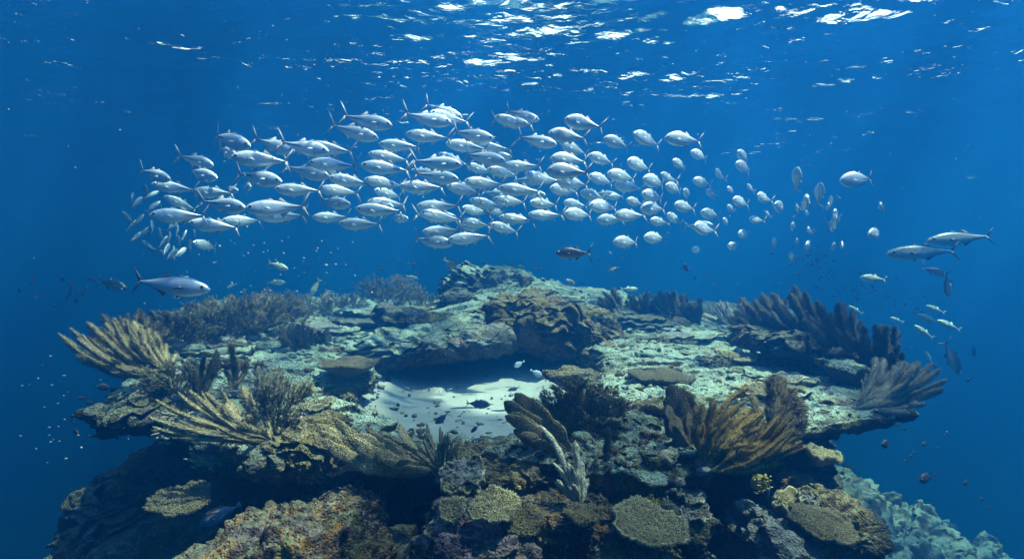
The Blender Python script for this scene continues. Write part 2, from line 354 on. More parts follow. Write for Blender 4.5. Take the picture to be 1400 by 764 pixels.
# ------------------------------------------------------------------ reef platform
PCX, PCY = -0.5, 7.0
def Hh(x, y):
    p = np.stack([x, y, np.zeros_like(x)], -1)
    z = -1.12 + np.clip(y - 4.4, -1, 7.6) * 0.074
    z = z + 0.10 * fbm(p * 0.55, 3, 3)
    # broken strata: terraces stepping down towards the viewer
    q = z * 9 + 1.6 * fbm(p * np.array([0.7, 1.3, 1]), 4, 9)
    st = np.floor(q) + ss(0.0, 0.22, q - np.floor(q))
    z = z + (st - q) / 9 * 0.55
    z = z + 0.035 * fbm(p * 4.5, 4, 21) 
    # low ridge behind the pool climbing to the far mound
    z = z + 0.48 * np.exp(-((x + 0.15) / 1.0) ** 2 - ((y - 12.2) / 1.5) ** 2)
    z = z + 0.30 * np.exp(-((x - 1.3) / 1.5) ** 2 - ((y - 12.8) / 1.6) ** 2)
    z = z + 0.22 * np.exp(-((x + 0.1) / 1.9) ** 2 - ((y - 10.0) / 1.1) ** 2)
    z = z - 0.20 * np.exp(-((x + 0.35) / 0.75) ** 4 - ((y - 4.9) / 0.6) ** 2)
    z = z + 0.10 * ss(-2, -4.5, x) * ss(4.5, 7, y)
    # the sand pool
    w = 0.22 * fbm(p * 1.6, 3, 33)
    e = np.sqrt(((x - PCX) / 1.42) ** 2 + ((y - PCY) / 2.0) ** 2) + w * 0.6
    k = ss(1.12, 0.88, e)
    z = z * (1 - k) + np.minimum(z, -1.62) * k
    return z
def sand_rise(x, y): return 0.34 * ss(6.6, 8.9, y) + 0.18 * ss(-1.0, -1.9, x) + 0.12 * ss(0.2, 0.9, x)
def reef():
    ctrl = [(-3.35, 5.3), (-2.6, 4.9), (-1.75, 4.25), (-1.3, 4.05), (-0.85, 4.3), (-0.3, 4.35), (0.25, 4.0), (0.75, 3.85), (1.25, 4.0), (1.8, 4.5),
            (2.5, 4.75), (3.15, 5.3), (3.9, 6.5), (4.7, 8.5), (5.3, 11.5), (4.6, 14.5), (0.5, 16.5), (-4.4, 14.5), (-5.9, 11.5), (-5.2, 8.8), (-4.2, 6.8)]
    P = np.array(ctrl); k = len(P); dense = []
    for i in range(k):
        p0, p1, p2, p3 = P[i - 1], P[i], P[(i + 1) % k], P[(i + 2) % k]
        for t in np.linspace(0, 1, 200, endpoint=False):
            dense.append(0.5 * (2 * p1 + (p2 - p0) * t + (2 * p0 - 5 * p1 + 4 * p2 - p3) * t * t + (3 * p1 - p0 - 3 * p2 + p3) * t ** 3))
    D = np.array(dense); L = np.linalg.norm(np.roll(D, -1, 0) - D, axis=1) / np.linalg.norm(D, axis=1) ** 1.3
    cum = np.concatenate([[0], np.cumsum(L)])[:-1]; NT = 1500
    tt = np.linspace(0, cum[-1], NT, endpoint=False)
    E = np.stack([np.interp(tt, cum, D[:, 0]), np.interp(tt, cum, D[:, 1])], -1)
    C = np.array([0.2, 9.0])
    dirv = E - C; dirn = dirv / np.linalg.norm(dirv, axis=1)[:, None]
    # ragged plan outline
    e3 = np.stack([E[:, 0], E[:, 1], E[:, 0] * 0], -1)
    E = E + dirn * (0.22 * fbm(e3 * 1.3, 4, 5))[:, None]
    NU = 430; u = np.linspace(0.02, 1, NU) ** 0.8
    XY = C + (E - C)[None] * u[:, None, None]
    z = Hh(XY[..., 0].ravel(), XY[..., 1].ravel()).reshape(NU, NT)
    z -= 0.05 * (ss(0.985, 1.0, u) ** 2)[:, None]
    top = np.concatenate([XY, z[..., None]], -1)
    depth = np.concatenate([np.linspace(0.015, 2.6, 230), np.linspace(2.65, 22, 50)])
    NW = len(depth)
    edge = top[-1]
    en = np.stack([E[:, 0], E[:, 1], edge[:, 2]], -1)
    cave = 0.55 + 0.55 * fbm(en * 0.8 + 5, 2, 55)
    # a wide dark cave left of centre and another on the right
    cave += 0.85 * np.exp(-((E[:, 0] + 0.95) / 0.55) ** 2) * (E[:, 1] < 6) + 0.75 * np.exp(-((E[:, 0] - 2.2) / 0.7) ** 2) * (E[:, 1] < 7) + 0.5 * np.exp(-((E[:, 0] + 2.7) / 0.6) ** 2) * (E[:, 1] < 7)
    poolx = np.exp(-((E[:, 0] + 0.5) / 1.25) ** 4) * (E[:, 1] < 6)
    lip = cave * (1 - poolx) + np.minimum(cave, 0.42) * poolx
    prof = ss(0.04, 0.42, depth)[:, None] * lip[None] + ss(0.62, 1.0, depth)[:, None] * (cave - lip + 0.5 * poolx)[None] - 0.03 * np.clip(depth - 1.0, 0, None)[:, None] 
    wxy = E[None] - dirn[None] * prof[..., None]
    wz = edge[None, :, 2] - depth[:, None]
    wall = np.concatenate([wxy, wz[..., None]], -1)
    G = np.concatenate([top, wall], 0)
    for it in range(1):
        du = np.gradient(G, axis=0); dv = (np.roll(G, -1, 1) - np.roll(G, 1, 1))
        nn = np.cross(dv, du); nn /= np.linalg.norm(nn, axis=-1, keepdims=True) + 1e-9
        if nn[200, 100, 2] < 0: nn = -nn
        p = G.reshape(-1, 3)
        wl = np.concatenate([np.zeros(NU), ss(0, 0.5, depth)])[:, None]
        pt = p * np.array([1, 1, 2.6])
        big = fbm(pt * 1.5, 5, 71).reshape(G.shape[:2]); med = fbm(pt * 6.5, 4, 81).reshape(G.shape[:2]); 
        lump = np.abs(fbm(p * 11, 3, 91)).reshape(G.shape[:2])
        strat = np.sin(p[:, 2] * 34 + 5 * fbm(p * 1.2, 2, 15)).reshape(G.shape[:2])
        disp = big * (0.03 + 0.30 * wl) + med * (0.018 + 0.085 * wl) + strat * 0.014 * wl + (lump - 0.25) * (0.03 + 0.05 * wl)
        vis = (p[:, 1] < 13) & (np.abs(p[:, 0]) < p[:, 1] * 0.85) & (p[:, 2] > -3.5)
        pv_ = p[vis]; pq = pv_ + 0.04 * fbm(pv_ * 6, 2, 2)[:, None]; msk = ss(-0.25, 0.3, fbm(pv_ * 0.9, 2, 6))
        cl = np.zeros(len(p)); cl[vis] = (0.5 - cells(pq * 6.5, 3)) * (0.35 + msk) ; cl = cl.reshape(G.shape[:2])
        disp = disp + cl * (0.045 + 0.05 * wl)
        # broken ledges: the upper lip of every layer juts out over a gap
        lz = (p[:, 2] * 11 + 3.2 * fbm(p * np.array([0.9, 0.9, 0.5]), 4, 44)).reshape(G.shape[:2]); lf = lz - np.floor(lz)
        lmask = ss(0.0, 0.35, fbm(p * 0.8, 2, 46).reshape(G.shape[:2]) + 0.15)
        disp = disp + (ss(0.0, 0.18, lf) - lf) * 0.05 * lmask

        G = G + nn * disp[..., None]
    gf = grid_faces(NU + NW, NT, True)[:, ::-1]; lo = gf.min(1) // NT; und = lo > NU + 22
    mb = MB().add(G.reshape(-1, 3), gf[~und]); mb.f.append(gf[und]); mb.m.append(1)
    o = mb.obj('reef', [M['reef'], M['crust']]); tag(o, kind='structure'); o['label'] = 'flat topped coral reef with undercut walls'  # second material carries the painted shade of the lower wall rows
    return o
reef_o = reef()
def sand():
    n, k = 90, 160; u = np.linspace(0.01, 1, n); th = np.linspace(0, 2 * math.pi, k, endpoint=False)
    U, A = np.meshgrid(u, th, indexing='ij')
    X = PCX + U * np.cos(A) * 1.70; Y = PCY + U * np.sin(A) * np.where(np.sin(A) < 0, 2.0, 2.35)
    p = np.stack([X, Y, X * 0], -1).reshape(-1, 3)
    Z = -1.42 + 0.05 * fbm(p * 1.1, 3, 4) + 0.008 * fbm(p * 7, 3, 5) + sand_rise(p[:, 0], p[:, 1])
    p[:, 2] = Z - 0.12 * ss(0.86, 1.0, U.ravel())
    tag(MB().add(p, grid_faces(n, k, True)).obj('sand', M['sand']), kind='structure')
sand()

# ------------------------------------------------------------------ rocks
_ico = {}
def ico(s):
    if s not in _ico:
        bm = bmesh.new(); bmesh.ops.create_icosphere(bm, subdivisions=s, radius=1)
        v = np.array([x.co[:] for x in bm.verts]); f = np.array([[x.index for x in q.verts] for q in bm.faces]); bm.free(); _ico[s] = (v, f)
    return _ico[s]
def rock(name, label, cat, c, size, m, seed, rz=0, ry=0, rx=0, sub=7, rough=0.30, strata=0.05, group=None, kind=None, box=0.35, fine=1.0, lumps=0.0, lsc=9.0):
    v, f = ico(sub); v = v.copy()
    # squarer than a ball
    mxv = np.abs(v).max(1, keepdims=True); v = v * (1 - box) + v / mxv * box
    nrm = v / np.linalg.norm(v, axis=1, keepdims=True)
    size = np.array(size, float); rel = size / size.mean()
    p = v * size
    nn = nrm / rel; nn /= np.linalg.norm(nn, axis=1, keepdims=True)
    S = size.mean()
    off = seed * 7.31
    d = rough * S * fbm(p * (1.3 / S) + off, 5, seed) + fine * 0.05 * fbm(p * np.array([1, 1, 2.2]) * 6 + off, 4, seed + 5) + fine * 0.035 * (np.abs(fbm(p * 13 + off, 3, seed + 9)) - 0.2)
    if lumps:
        pw = p + 0.05 * fbm(p * 7, 2, seed)[:, None]
        d = d + lumps * (0.55 - cells(pw * lsc + off, seed)) + lumps * 0.45 * (0.5 - cells(pw * lsc * 2.3 + off, seed + 40))
    q = p[:, 2] * 9 + 4.5 * fbm(p * 2.0 + off, 4, seed + 3); fr = q - np.floor(q); strata = strata * np.clip(0.55 + 1.6 * fbm(p * 1.7 + off * 2, 3, seed + 6), 0, 1.2)[:, None]
    hw = np.sqrt(np.clip(1 - nrm[:, 2] ** 2, 0, 1))
    p = p + nn * d[:, None]
    p[:, :2] += nrm[:, :2] * strata * ((ss(0, 0.25, fr) - fr) * 2 * hw)[:, None]
    Rm = np.array(Matrix.Rotation(rz, 3, 'Z') @ Matrix.Rotation(ry, 3, 'Y') @ Matrix.Rotation(rx, 3, 'X'))
    p = p @ Rm.T
    o = MB().add(p, f).obj(name, m); o.location = c
    tag(o, label, cat, group, kind); return o
def place_rock(name, label, cat, x, y, d, size, m, seed, **kw): return rock(name, label, cat, at(x, y, d), size, m, seed, **kw)

place_rock('boulder', 'long pale boulder roofing the left side of the sand pool', 'rock', 580, 468, 8.4, (0.84, 0.95, 0.25), M['reef'], 3, rz=R(12), ry=R(-8), strata=0.08)
place_rock('boulder', 'rounded grey boulder at the middle of the pool roof', 'rock', 655, 464, 8.3, (0.48, 0.8, 0.17), M['grey'], 4, strata=0.06, ry=R(-6), rough=0.45, box=0.1)
place_rock('boulder', 'ochre rock mass with layered ledges right of the pool roof', 'rock', 758, 442, 8.7, (0.80, 0.9, 0.36), M['ochre'], 5, rz=R(-20), ry=R(10), strata=0.09, rough=0.34, lumps=0.10, lsc=4)
place_rock('boulder', 'dark low rock closing the right back of the sand pool', 'rock', 822, 484, 8.2, (0.36, 0.6, 0.17), M['ochre'], 6, ry=R(8), strata=0.08, sub=6)
place_rock('boulder', 'ragged rock block standing at the left end of the pool', 'rock', 468, 520, 6.6, (0.30, 0.5, 0.15), M['reef'], 7, rz=R(20), ry=R(-6), strata=0.06)
place_rock('boulder', 'dark jagged ledge above the pool roof', 'rock', 575, 440, 8.9, (0.55, 0.5, 0.16), M['darkrock'], 8, ry=R(10), strata=0.12, sub=6)
place_rock('boulder', 'highest rounded rock summit of the reef', 'rock', 672, 402, 12.0, (0.72, 0.8, 0.46), M['reef'], 9, ry=R(6), strata=0.12, rough=0.6, lumps=0.16, lsc=4)
place_rock('boulder', 'dark rock shoulder left of the summit', 'rock', 633, 412, 11.3, (0.42, 0.5, 0.22), M['darkrock'], 10, strata=0.06, sub=6)
place_rock('boulder', 'lumpy rock shoulder right of the summit', 'rock', 745, 408, 12.8, (0.8, 0.8, 0.32), M['reef'], 12, ry=R(14), strata=0.08, rough=0.55, lumps=0.14, lsc=4)
place_rock('boulder', 'small dark rock on the far slope right of the summit', 'rock', 800, 418, 13.4, (0.5, 0.5, 0.2), M['darkrock'], 13, ry=R(12), sub=6)
place_rock('boulder', 'dark rock step under the row of dark sea plumes', 'rock', 868, 446, 9.6, (0.75, 0.6, 0.20), M['darkrock'], 14, ry=R(6), strata=0.10)
place_rock('boulder', 'long dark shelf under the right hand dark plumes', 'rock', 1120, 478, 7.0, (0.85, 0.6, 0.13), M['darkrock'], 15, ry=R(9), strata=0.10)
place_rock('boulder', 'flat pale slab in front of the dark shelf at right', 'rock', 1130, 540, 5.9, (0.62, 0.6, 0.07), M['reef'], 16, ry=R(7), strata=0.05)
place_rock('boulder', 'pale rubble mound in front of the pool at right', 'rock', 822, 580, 5.0, (0.42, 0.55, 0.16), M['reef'], 17, rough=0.4, lumps=0.05, lsc=9)
place_rock('boulder', 'brown encrusted rim rock in front of the sand pool', 'rock', 700, 640, 4.3, (0.46, 0.3, 0.10), M['ochre'], 18, strata=0.03, lumps=0.05, lsc=11)
place_rock('boulder', 'yellowish pitted rock under the upright brown fan', 'rock', 425, 612, 4.25, (0.24, 0.35, 0.17), M['ochre'], 19, rough=0.4, lumps=0.05, lsc=12)
# front outcrops
place_rock('outcrop', 'big encrusted rubble outcrop filling the bottom left of centre', 'rock', 405, 785, 3.75, (0.56, 0.5, 0.38), M['rubble'], 21, ry=R(-14), rz=R(6), rough=0.34, fine=1.3, strata=0.0, lumps=0.085, lsc=8)
place_rock('outcrop', 'mauve crusted buttress at bottom centre', 'rock', 655, 745, 3.8, (0.30, 0.4, 0.22), M['mauve'], 22, rough=0.35, strata=0.05, lumps=0.05, lsc=10)
place_rock('outcrop', 'dark brown buttress wall right of the mauve buttress', 'rock', 800, 740, 3.95, (0.42, 0.4, 0.34), M['rubble'], 23, rough=0.3, strata=0.03, lumps=0.06, lsc=10)
place_rock('outcrop', 'grey shelf rock under the golden sea plume', 'rock', 900, 700, 4.15, (0.26, 0.36, 0.18), M['darkrock'], 24, rough=0.3, strata=0.08, ry=R(12), lumps=0.05)
place_rock('outcrop', 'pale weathered rock at the lower right of the wall', 'rock', 1052, 750, 4.2, (0.20, 0.4, 0.20), M['grey'], 25, ry=R(30), rough=0.35, lumps=0.05)
place_rock('outcrop', 'olive crusted rock under the lower right table coral', 'rock', 1120, 700, 4.7, (0.30, 0.5, 0.18), M['ochre'], 26, ry=R(25), rough=0.3, lumps=0.06)
place_rock('outcrop', 'dark rock knob hanging on the left wall edge', 'rock', 163, 575, 5.4, (0.13, 0.2, 0.12), M['darkrock'], 27, sub=6)
place_rock('outcrop', 'dark ragged overhang at the left end of the reef', 'rock', 215, 555, 5.2, (0.42, 0.5, 0.14), M['darkrock'], 28, strata=0.08)
place_rock('outcrop', 'dim blue green rock lying at the bottom in the central cave', 'rock', 520, 770, 4.1, (0.22, 0.3, 0.2), M['darkrock'], 29, sub=6)
place_rock('outcrop', 'small rocky base holding the left brown fans', 'rock', 372, 628, 4.1, (0.13, 0.2, 0.09), M['darkrock'], 30, sub=6)
# lower reefs
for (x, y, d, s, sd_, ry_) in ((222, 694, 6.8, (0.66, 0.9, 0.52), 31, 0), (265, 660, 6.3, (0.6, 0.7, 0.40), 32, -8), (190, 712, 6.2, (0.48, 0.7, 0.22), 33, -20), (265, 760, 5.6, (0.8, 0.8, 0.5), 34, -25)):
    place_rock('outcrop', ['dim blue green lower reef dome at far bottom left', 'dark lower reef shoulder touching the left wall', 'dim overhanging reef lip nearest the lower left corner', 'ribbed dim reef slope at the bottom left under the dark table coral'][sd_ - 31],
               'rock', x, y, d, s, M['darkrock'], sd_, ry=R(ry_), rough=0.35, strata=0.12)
def slope():
    n, m = 300, 300
    A = at(1165, 590, 9.2); 
    s = np.linspace(-0.15, 1.6, n); w = np.linspace(0, 1, m)
    S, Wd = np.meshgrid(s, w, indexing='ij')
    X = 3.7 + S * 3.6 + Wd * 0.6; Y = 8.2 + Wd * 4.0 + S * 0.6
    Z = -2.35 - S * 1.95 - (1 - Wd) ** 2.2 * 1.6 - 5.5 * np.clip(0.06 - Wd, 0, 1) * 10 - ss(0.75, 1, Wd) * 2.5
    p = np.stack([X, Y, Z], -1).reshape(-1, 3)
    pt = p * np.array([1, 1, 1.8])
    p[:, 2] += 0.55 * fbm(pt * 0.9, 5, 61) + 0.16 * fbm(p * 4.0, 4, 62); p[:, 0] += 0.35 * fbm(pt * 1.3, 4, 63); p[:, 1] += 0.25 * fbm(pt * 1.5, 4, 64)
    cl = 0.5 - cells(p * 3.2 + 0.3 * fbm(p * 3, 2, 5)[:, None], 9); c2 = 0.5 - cells(p * 8, 12)
    p[:, 2] += 0.22 * cl + 0.08 * c2; p[:, 1] -= 0.14 * cl; p[:, 0] += 0.1 * c2
    tag(MB().add(p, grid_faces(n, m)[:, ::-1]).obj('reef_slope', M['reef']), kind='structure')
slope()

# ------------------------------------------------------------------ corals
def tube_pts(path, rad, B, Nn, flat, k=10, seed=0, jit=0.12):
    n = len(path); a = np.linspace(0, 2 * math.pi, k, endpoint=False)
    rr = np.random.default_rng(seed).uniform(1 - jit, 1 + jit, (n, k))
    v = path[:, None] + (B[:, None] * (np.cos(a) * 1.0)[None, :, None] + Nn[:, None] * (np.sin(a) * flat)[None, :, None]) * (rad[:, None] * rr)[..., None]
    return v
def spikes(mb, P, D, L, w, m=0):
    """thin three sided spikes at points P along D"""
    n = len(P); D = D / (np.linalg.norm(D, axis=1, keepdims=True) + 1e-9)
    a = np.cross(D, np.array([0.31, 0.52, 0.8])); a /= np.linalg.norm(a, axis=1, keepdims=True); b = np.cross(D, a)
    w = np.asarray(w).reshape(-1, 1) * np.ones((n, 1)); L = np.asarray(L).reshape(-1, 1) * np.ones((n, 1))
    v = np.stack([P + a * w, P - a * w * 0.5 + b * w * 0.87, P - a * w * 0.5 - b * w * 0.87, P + D * L], 1).reshape(-1, 3)
    i = np.arange(n)[:, None] * 4
    f = np.concatenate([i + np.array([[0, 1, 3]]), i + np.array([[1, 2, 3]]), i + np.array([[2, 0, 3]])])
    mb.add(v, f, m)
def finger(base, ang, length, bend, width, dy, flat, seed, fuzz, nseg=26, fuzz_n=260, taper=1.0, y_amp=0.02, feather=False):
    r = np.random.default_rng(seed)
    t = np.linspace(0, 1, nseg)
    a = R(ang) + R(bend) * 1.25 * (t ** 1.3) + 0.09 * np.sin(t * 8 + r.uniform(0, 6))
    st = length / (nseg - 1)
    X = np.concatenate([[0], np.cumsum(np.cos(a[:-1]) * st)]); Z = np.concatenate([[0], np.cumsum(np.sin(a[:-1]) * st)])
    Y = dy * t ** 1.5 + y_amp * np.sin(t * 4 + r.uniform(0, 6))
    path = np.stack([X, Y, Z], -1) + base
    T = np.gradient(path, axis=0); T /= np.linalg.norm(T, axis=1, keepdims=True)
    tw = r.normal() * 0.35
    n0 = np.array([math.sin(tw), -math.cos(tw), 0.15 * r.normal()])
    B = np.cross(T, n0); B /= np.linalg.norm(B, axis=1, keepdims=True); Nn = np.cross(B, T)
    w = width * (0.16 + 0.84 * ss(0.02, 0.55, t)) * np.sqrt(np.clip(1 - np.clip((t - (1 - 0.22 * taper)) / (0.22 * taper), 0, 1) ** 2, 0.01, 1))
    w = w * (1 + 0.30 * vnoise(np.stack([t * 11, t * 0 + seed * 1.7, t * 0], -1), 3))
    w_full = w.copy()
    if feather: w = w * 0.52
    mb = MB()
    v = tube_pts(path, w, B, Nn, flat, 10, seed)
    f = grid_faces(nseg, 10, True)[:, ::-1]; mb.add(v.reshape(-1, 3), f)
    tip = len(path) - 1
    # polyps
    k = int(fuzz_n * (2.0 if feather else 1)); ti = 0.06 + 0.94 * r.uniform(0, 1, k) ** 0.8; idx = np.clip(ti * (nseg - 1), 0, nseg - 1.001); i0 = idx.astype(int); fr = (idx - i0)[:, None]
    lerp = lambda A: A[i0] * (1 - fr) + A[i0 + 1] * fr
    ph = r.uniform(0, 2 * math.pi, k); pw = (w[i0] * (1 - fr[:, 0]) + w[i0 + 1] * fr[:, 0])
    o_ = lerp(B) * np.cos(ph)[:, None] + lerp(Nn) * (np.sin(ph) * flat)[:, None]
    P = lerp(path) + o_ * pw[:, None] * 0.92
    dn = lerp(B) * np.cos(ph)[:, None] + lerp(Nn) * np.sin(ph)[:, None]
    Dv = dn * 0.9 + lerp(T) * (0.75 + 0.4 * r.normal(size=(k, 1))) + 0.25 * r.normal(size=(k, 3))
    if feather:
        sgn = np.where(r.uniform(size=k) < .5, -1, 1)[:, None]
        D2 = lerp(B) * sgn + lerp(T) * 0.9 + 0.28 * r.normal(size=(k, 3)); Lf = np.interp(ti, t, w_full) * r.uniform(0.65, 1.3, k)
        half = r.uniform(size=k) < 0.7
        Dv = np.where(half[:, None], D2, Dv); P = np.where(half[:, None], lerp(path) + lerp(B) * sgn * pw[:, None] * 0.6, P)
        spikes(mb, P, Dv, np.where(half, Lf + 0.006, fuzz * 0.8), np.clip(Lf * 0.10, 0.0012, 0.004))
    else: spikes(mb, P, Dv, fuzz * r.uniform(0.5, 1.5, k), fuzz * 0.13)
    return mb
def fan(label, x, y, d, spec, m, cat='sea plume', name='sea_plume', group=None, flat=0.55, fuzz=0.016, fuzz_n=260, seed=1, stem=True, dense=3):
    """spec: list of (angle, length px, bend, width px, forward offset)"""
    s = d / F; c = at(x, y, d)
    e = empty(name, c, label, cat, group)
    if stem:
        mb = MB(); v, f = ico(3)
        L = min(26, max(q[1] for q in spec) * 0.22) * s
        am = R(sum(q[0] for q in spec) / len(spec))
        dirv = np.array([math.cos(am), 0, math.sin(am)])
        path = np.array([-dirv * L * 0.5 + dirv * L * t for t in np.linspace(0, 1, 8)]); rad = np.linspace(0.022, 0.012, 8) * (d / 4.2)
        T = np.tile(dirv, (8, 1)); Nn = np.tile([0, -1.0, 0], (8, 1)); B = np.cross(T, Nn)
        mb.add(tube_pts(path, rad, B, Nn, 0.9, 10, 3).reshape(-1, 3), grid_faces(8, 10, True)[:, ::-1])
        mb.add(v * np.array([0.045, 0.04, 0.022]) * (d / 4.2) * (1 + 0.3 * fbm(v * 2, 2, seed))[:, None] - dirv * L * 0.4, f)
        mb.obj('holdfast', M['stem'], e)
    if name == 'sea_fan' and dense == 3: dense = 4
    if dense:
        rr_ = random.Random(seed * 13 + 1); more = []
        for (ang, ln, bend, wd, dy) in spec:
            more.append((ang, ln, bend, wd * (0.95 if name == 'sea_fan' else 0.84), dy))
            for _ in range(dense): more.append((ang + rr_.uniform(-7, 7), ln * rr_.uniform(0.40, 0.95), bend + rr_.uniform(-12, 12), wd * rr_.uniform(0.45, 0.75), dy + rr_.uniform(-.08, .08)))
        spec = more[:96]
    for i, q in enumerate(spec):
        ang, ln, bend, wd, dy = q
        b0 = np.array([random.uniform(-0.012, 0.012), random.uniform(-0.03, 0.03), random.uniform(-0.008, 0.008)])
        finger(b0, ang, ln * s, bend, wd * s * 0.5, dy, flat, seed * 100 + i, fuzz, fuzz_n=int(fuzz_n * max(0.4, ln / 100)), feather=(name in ('sea_plume', 'feather_coral'))).obj('branch', m, e)
    return e
def fspec(a0, a1, n, l0, l1, bend, w, jit=0.1, dy=0.12, lm=None, bend1=None, seed=0):
    r = random.Random(seed + 77); out_ = []
    for i in range(n):
        t = i / max(1, n - 1); l = l0 + (l1 - l0) * t
        if lm is not None: l = l + (lm - (l0 + l1) / 2) * math.sin(math.pi * t)
        bb = bend if bend1 is None else bend + (bend1 - bend) * t
        out_.append((a0 + (a1 - a0) * t + r.uniform(-3, 3), l * r.uniform(1 - jit, 1 + jit), bb + r.uniform(-6, 6), w * r.uniform(0.8, 1.2), r.uniform(-dy, dy)))
    return out_
def twig_fan(label, x, y, d, a0, a1, n, length, m, name='sea_fan', cat='sea fan', depth=5, seed=1, spread=26, rad=0.006, thick=0.12, group=None, decay=0.62, lm=1.0, bend=0):
    r = random.Random(seed); s = d / F; segs = []
    def grow(p, a, l, lvl, rr, ya):
        k = 3
        for i in range(k):
            a += R(r.uniform(-7, 7)) + R(bend) / (k * depth)
            q = (p[0] + math.cos(a) * l / k, p[1] + ya * l / k, p[2] + math.sin(a) * l / k)
            segs.append((p, q, rr, rr * 0.93)); p = q; rr *= 0.93
            if lvl > 0 and i < k - 1 and r.random() < 0.75:
                sg = r.choice((-1, 1)); grow(p, a + R(sg * r.uniform(14, spread)), l * decay * r.uniform(0.7, 1.1), lvl - 1, rr * 0.75, ya + r.uniform(-thick, thick))
        if lvl > 0:
            for sg in (-1, 1):
                grow(p, a + R(sg * r.uniform(6, spread * 0.8)), l * decay * r.uniform(0.8, 1.15), lvl - 1, rr * 0.8, ya + r.uniform(-thick, thick))
    tot = sum(decay ** i for i in range(depth))
    for i in range(n):
        t = (i + 0.5) / n; k = 1 + (lm - 1) * math.sin(math.pi * t)
        grow((r.uniform(-0.02, 0.02), r.uniform(-0.03, 0.03), 0), R(a0 + (a1 - a0) * t + r.uniform(-3, 3)), length * s / tot * k * r.uniform(0.9, 1.08), depth - 1, rad, r.uniform(-thick, thick))
    S = np.array([[*a, *b] for a, b, _, _ in segs]); ra = np.array([x_[2] for x_ in segs]); rb = np.array([x_[3] for x_ in segs])
    A = S[:, :3]; Bp = S[:, 3:]; T = Bp - A; T /= np.linalg.norm(T, axis=1, keepdims=True) + 1e-9
    u = np.cross(T, [0, 1, 0.02]); u /= np.linalg.norm(u, axis=1, keepdims=True) + 1e-9; w = np.cross(T, u)
    ring = lambda P, rr: [P + (u * math.cos(q) + w * math.sin(q)) * rr[:, None] for q in (0, 2.094, 4.189)]
    v = np.stack(ring(A, ra) + ring(Bp, rb), 1).reshape(-1, 3); i = np.arange(len(A))[:, None] * 6
    f = np.concatenate([i + np.array([[0, 1, 4, 3]]), i + np.array([[1, 2, 5, 4]]), i + np.array([[2, 0, 3, 5]])])
    mb = MB().add(v, f)
    rg = np.random.default_rng(seed); k = len(A) * 3; pick = rg.integers(0, len(A), k); tt = rg.uniform(0, 1, (k, 1))
    spikes(mb, A[pick] * (1 - tt) + Bp[pick] * tt, rg.normal(size=(k, 3)) + T[pick], rad * 2.6 * rg.uniform(0.6, 1.3, k), rad * 0.45)
    e = empty(name, at(x, y, d), label, cat, group)
    mb.obj('branches', m, e)
    vv, ff = ico(3)
    MB().add(vv * np.array([0.05, 0.045, 0.03]) * (d / 4.5), ff).obj('holdfast', M['stem'], e)
    return e

# --- foreground and left side
fan('large tan sea plume sweeping left off the left reef edge', 232, 508, 5.0,
    [(180, 150, -42, 13, -.15), (176, 158, -36, 13, 0), (172, 140, -40, 13, .1), (168, 130, -44, 14, -.1), (166, 118, -42, 14, .05), (162, 112, -38, 14, .1),
     (158, 110, -40, 15, -.05), (155, 104, -36, 15, .1), (150, 98, -36, 15, 0), (146, 92, -30, 15, .12), (141, 80, -28, 15, .05), (185, 118, -34, 15, -.1), (187, 92, -30, 16, -.1), (182, 80, -20, 20, 0), (176, 72, -15, 22, .05),
     (168, 70, -15, 22, .1), (136, 70, -25, 14, 0), (130, 58, -20, 14, .1), (190, 66, -24, 16, -.1)], M['plume'], seed=1, flat=0.6, fuzz=0.02, fuzz_n=320)
fan('feathery brown plume standing behind the large left plume', 205, 500, 5.6, fspec(172, 100, 11, 100, 60, -25, 15, seed=2, lm=85), M['plume_brown'], seed=2, fuzz=0.022, fuzz_n=330)
twig_fan('round brown bushy gorgonian on the left reef edge', 242, 542, 4.9, 25, 165, 9, 58, M['bush'], depth=5, seed=4, spread=34, thick=0.5, rad=0.005, name='bushy_gorgonian', cat='gorgonian', lm=1.0)
fan('pair of black feather blades beside the round brown bush', 275, 560, 4.6, [(92, 78, -14, 13, 0), (80, 84, -6, 14, .08), (112, 60, -20, 10, .05)], M['plume_dark'], name='feather_coral', cat='feather coral', seed=5, flat=0.3)
fan('dark forked feather coral standing behind the brown fish', 322, 530, 4.8, [(96, 62, -8, 16, 0), (60, 42, 14, 13, .05), (125, 30, -10, 10, 0)], M['plume_brown'], name='feather_coral', cat='feather coral', seed=6, flat=0.4)
fan('tan sea plume with long thin fingers sweeping left from the base', 375, 602, 4.15,
    [(176, 160, -22, 9, -.1), (173, 170, -26, 8, -.05), (170, 150, -30, 9, 0), (166, 140, -30, 9, .05), (163, 130, -26, 10, 0), (158, 118, -22, 12, .05), (178, 120, -20, 13, 0), (170, 100, -22, 20, .03),
     (162, 92, -18, 22, .05), (152, 84, -14, 24, .04), (142, 76, -14, 22, .08), (135, 88, -16, 18, .08), (182, 90, -18, 15, -.04), (128, 60, -10, 20, .1)], M['plume'], seed=7, flat=0.5, fuzz=0.012, fuzz_n=380)
twig_fan('upright brown fan with pale skeleton right of the thin fingered plume', 378, 602, 4.2, 66, 106, 10, 92, M['bush'], depth=5, seed=8, spread=17, thick=0.15, rad=0.0042, lm=1.05)
fan('broad webbed tan sea fan hanging over the central cave', 602, 636, 4.0,
    [(188, 165, -48, 20, -.1), (186, 172, -42, 22, -.05), (183, 178, -38, 22, 0), (180, 182, -36, 22, .05), (190, 140, -44, 22, -.1), (178, 150, -34, 22, .05), (176, 124, -30, 22, .05), (172, 112, -28, 22, .1), (192, 112, -40, 22, -.1), (186, 100, -30, 24, 0), (168, 92, -26, 20, .1), (195, 84, -36, 18, -.05), (180, 176, -30, 16, .1)],
    M['plume'], name='sea_fan', cat='sea fan', seed=9, flat=0.10, fuzz=0.014, fuzz_n=520)
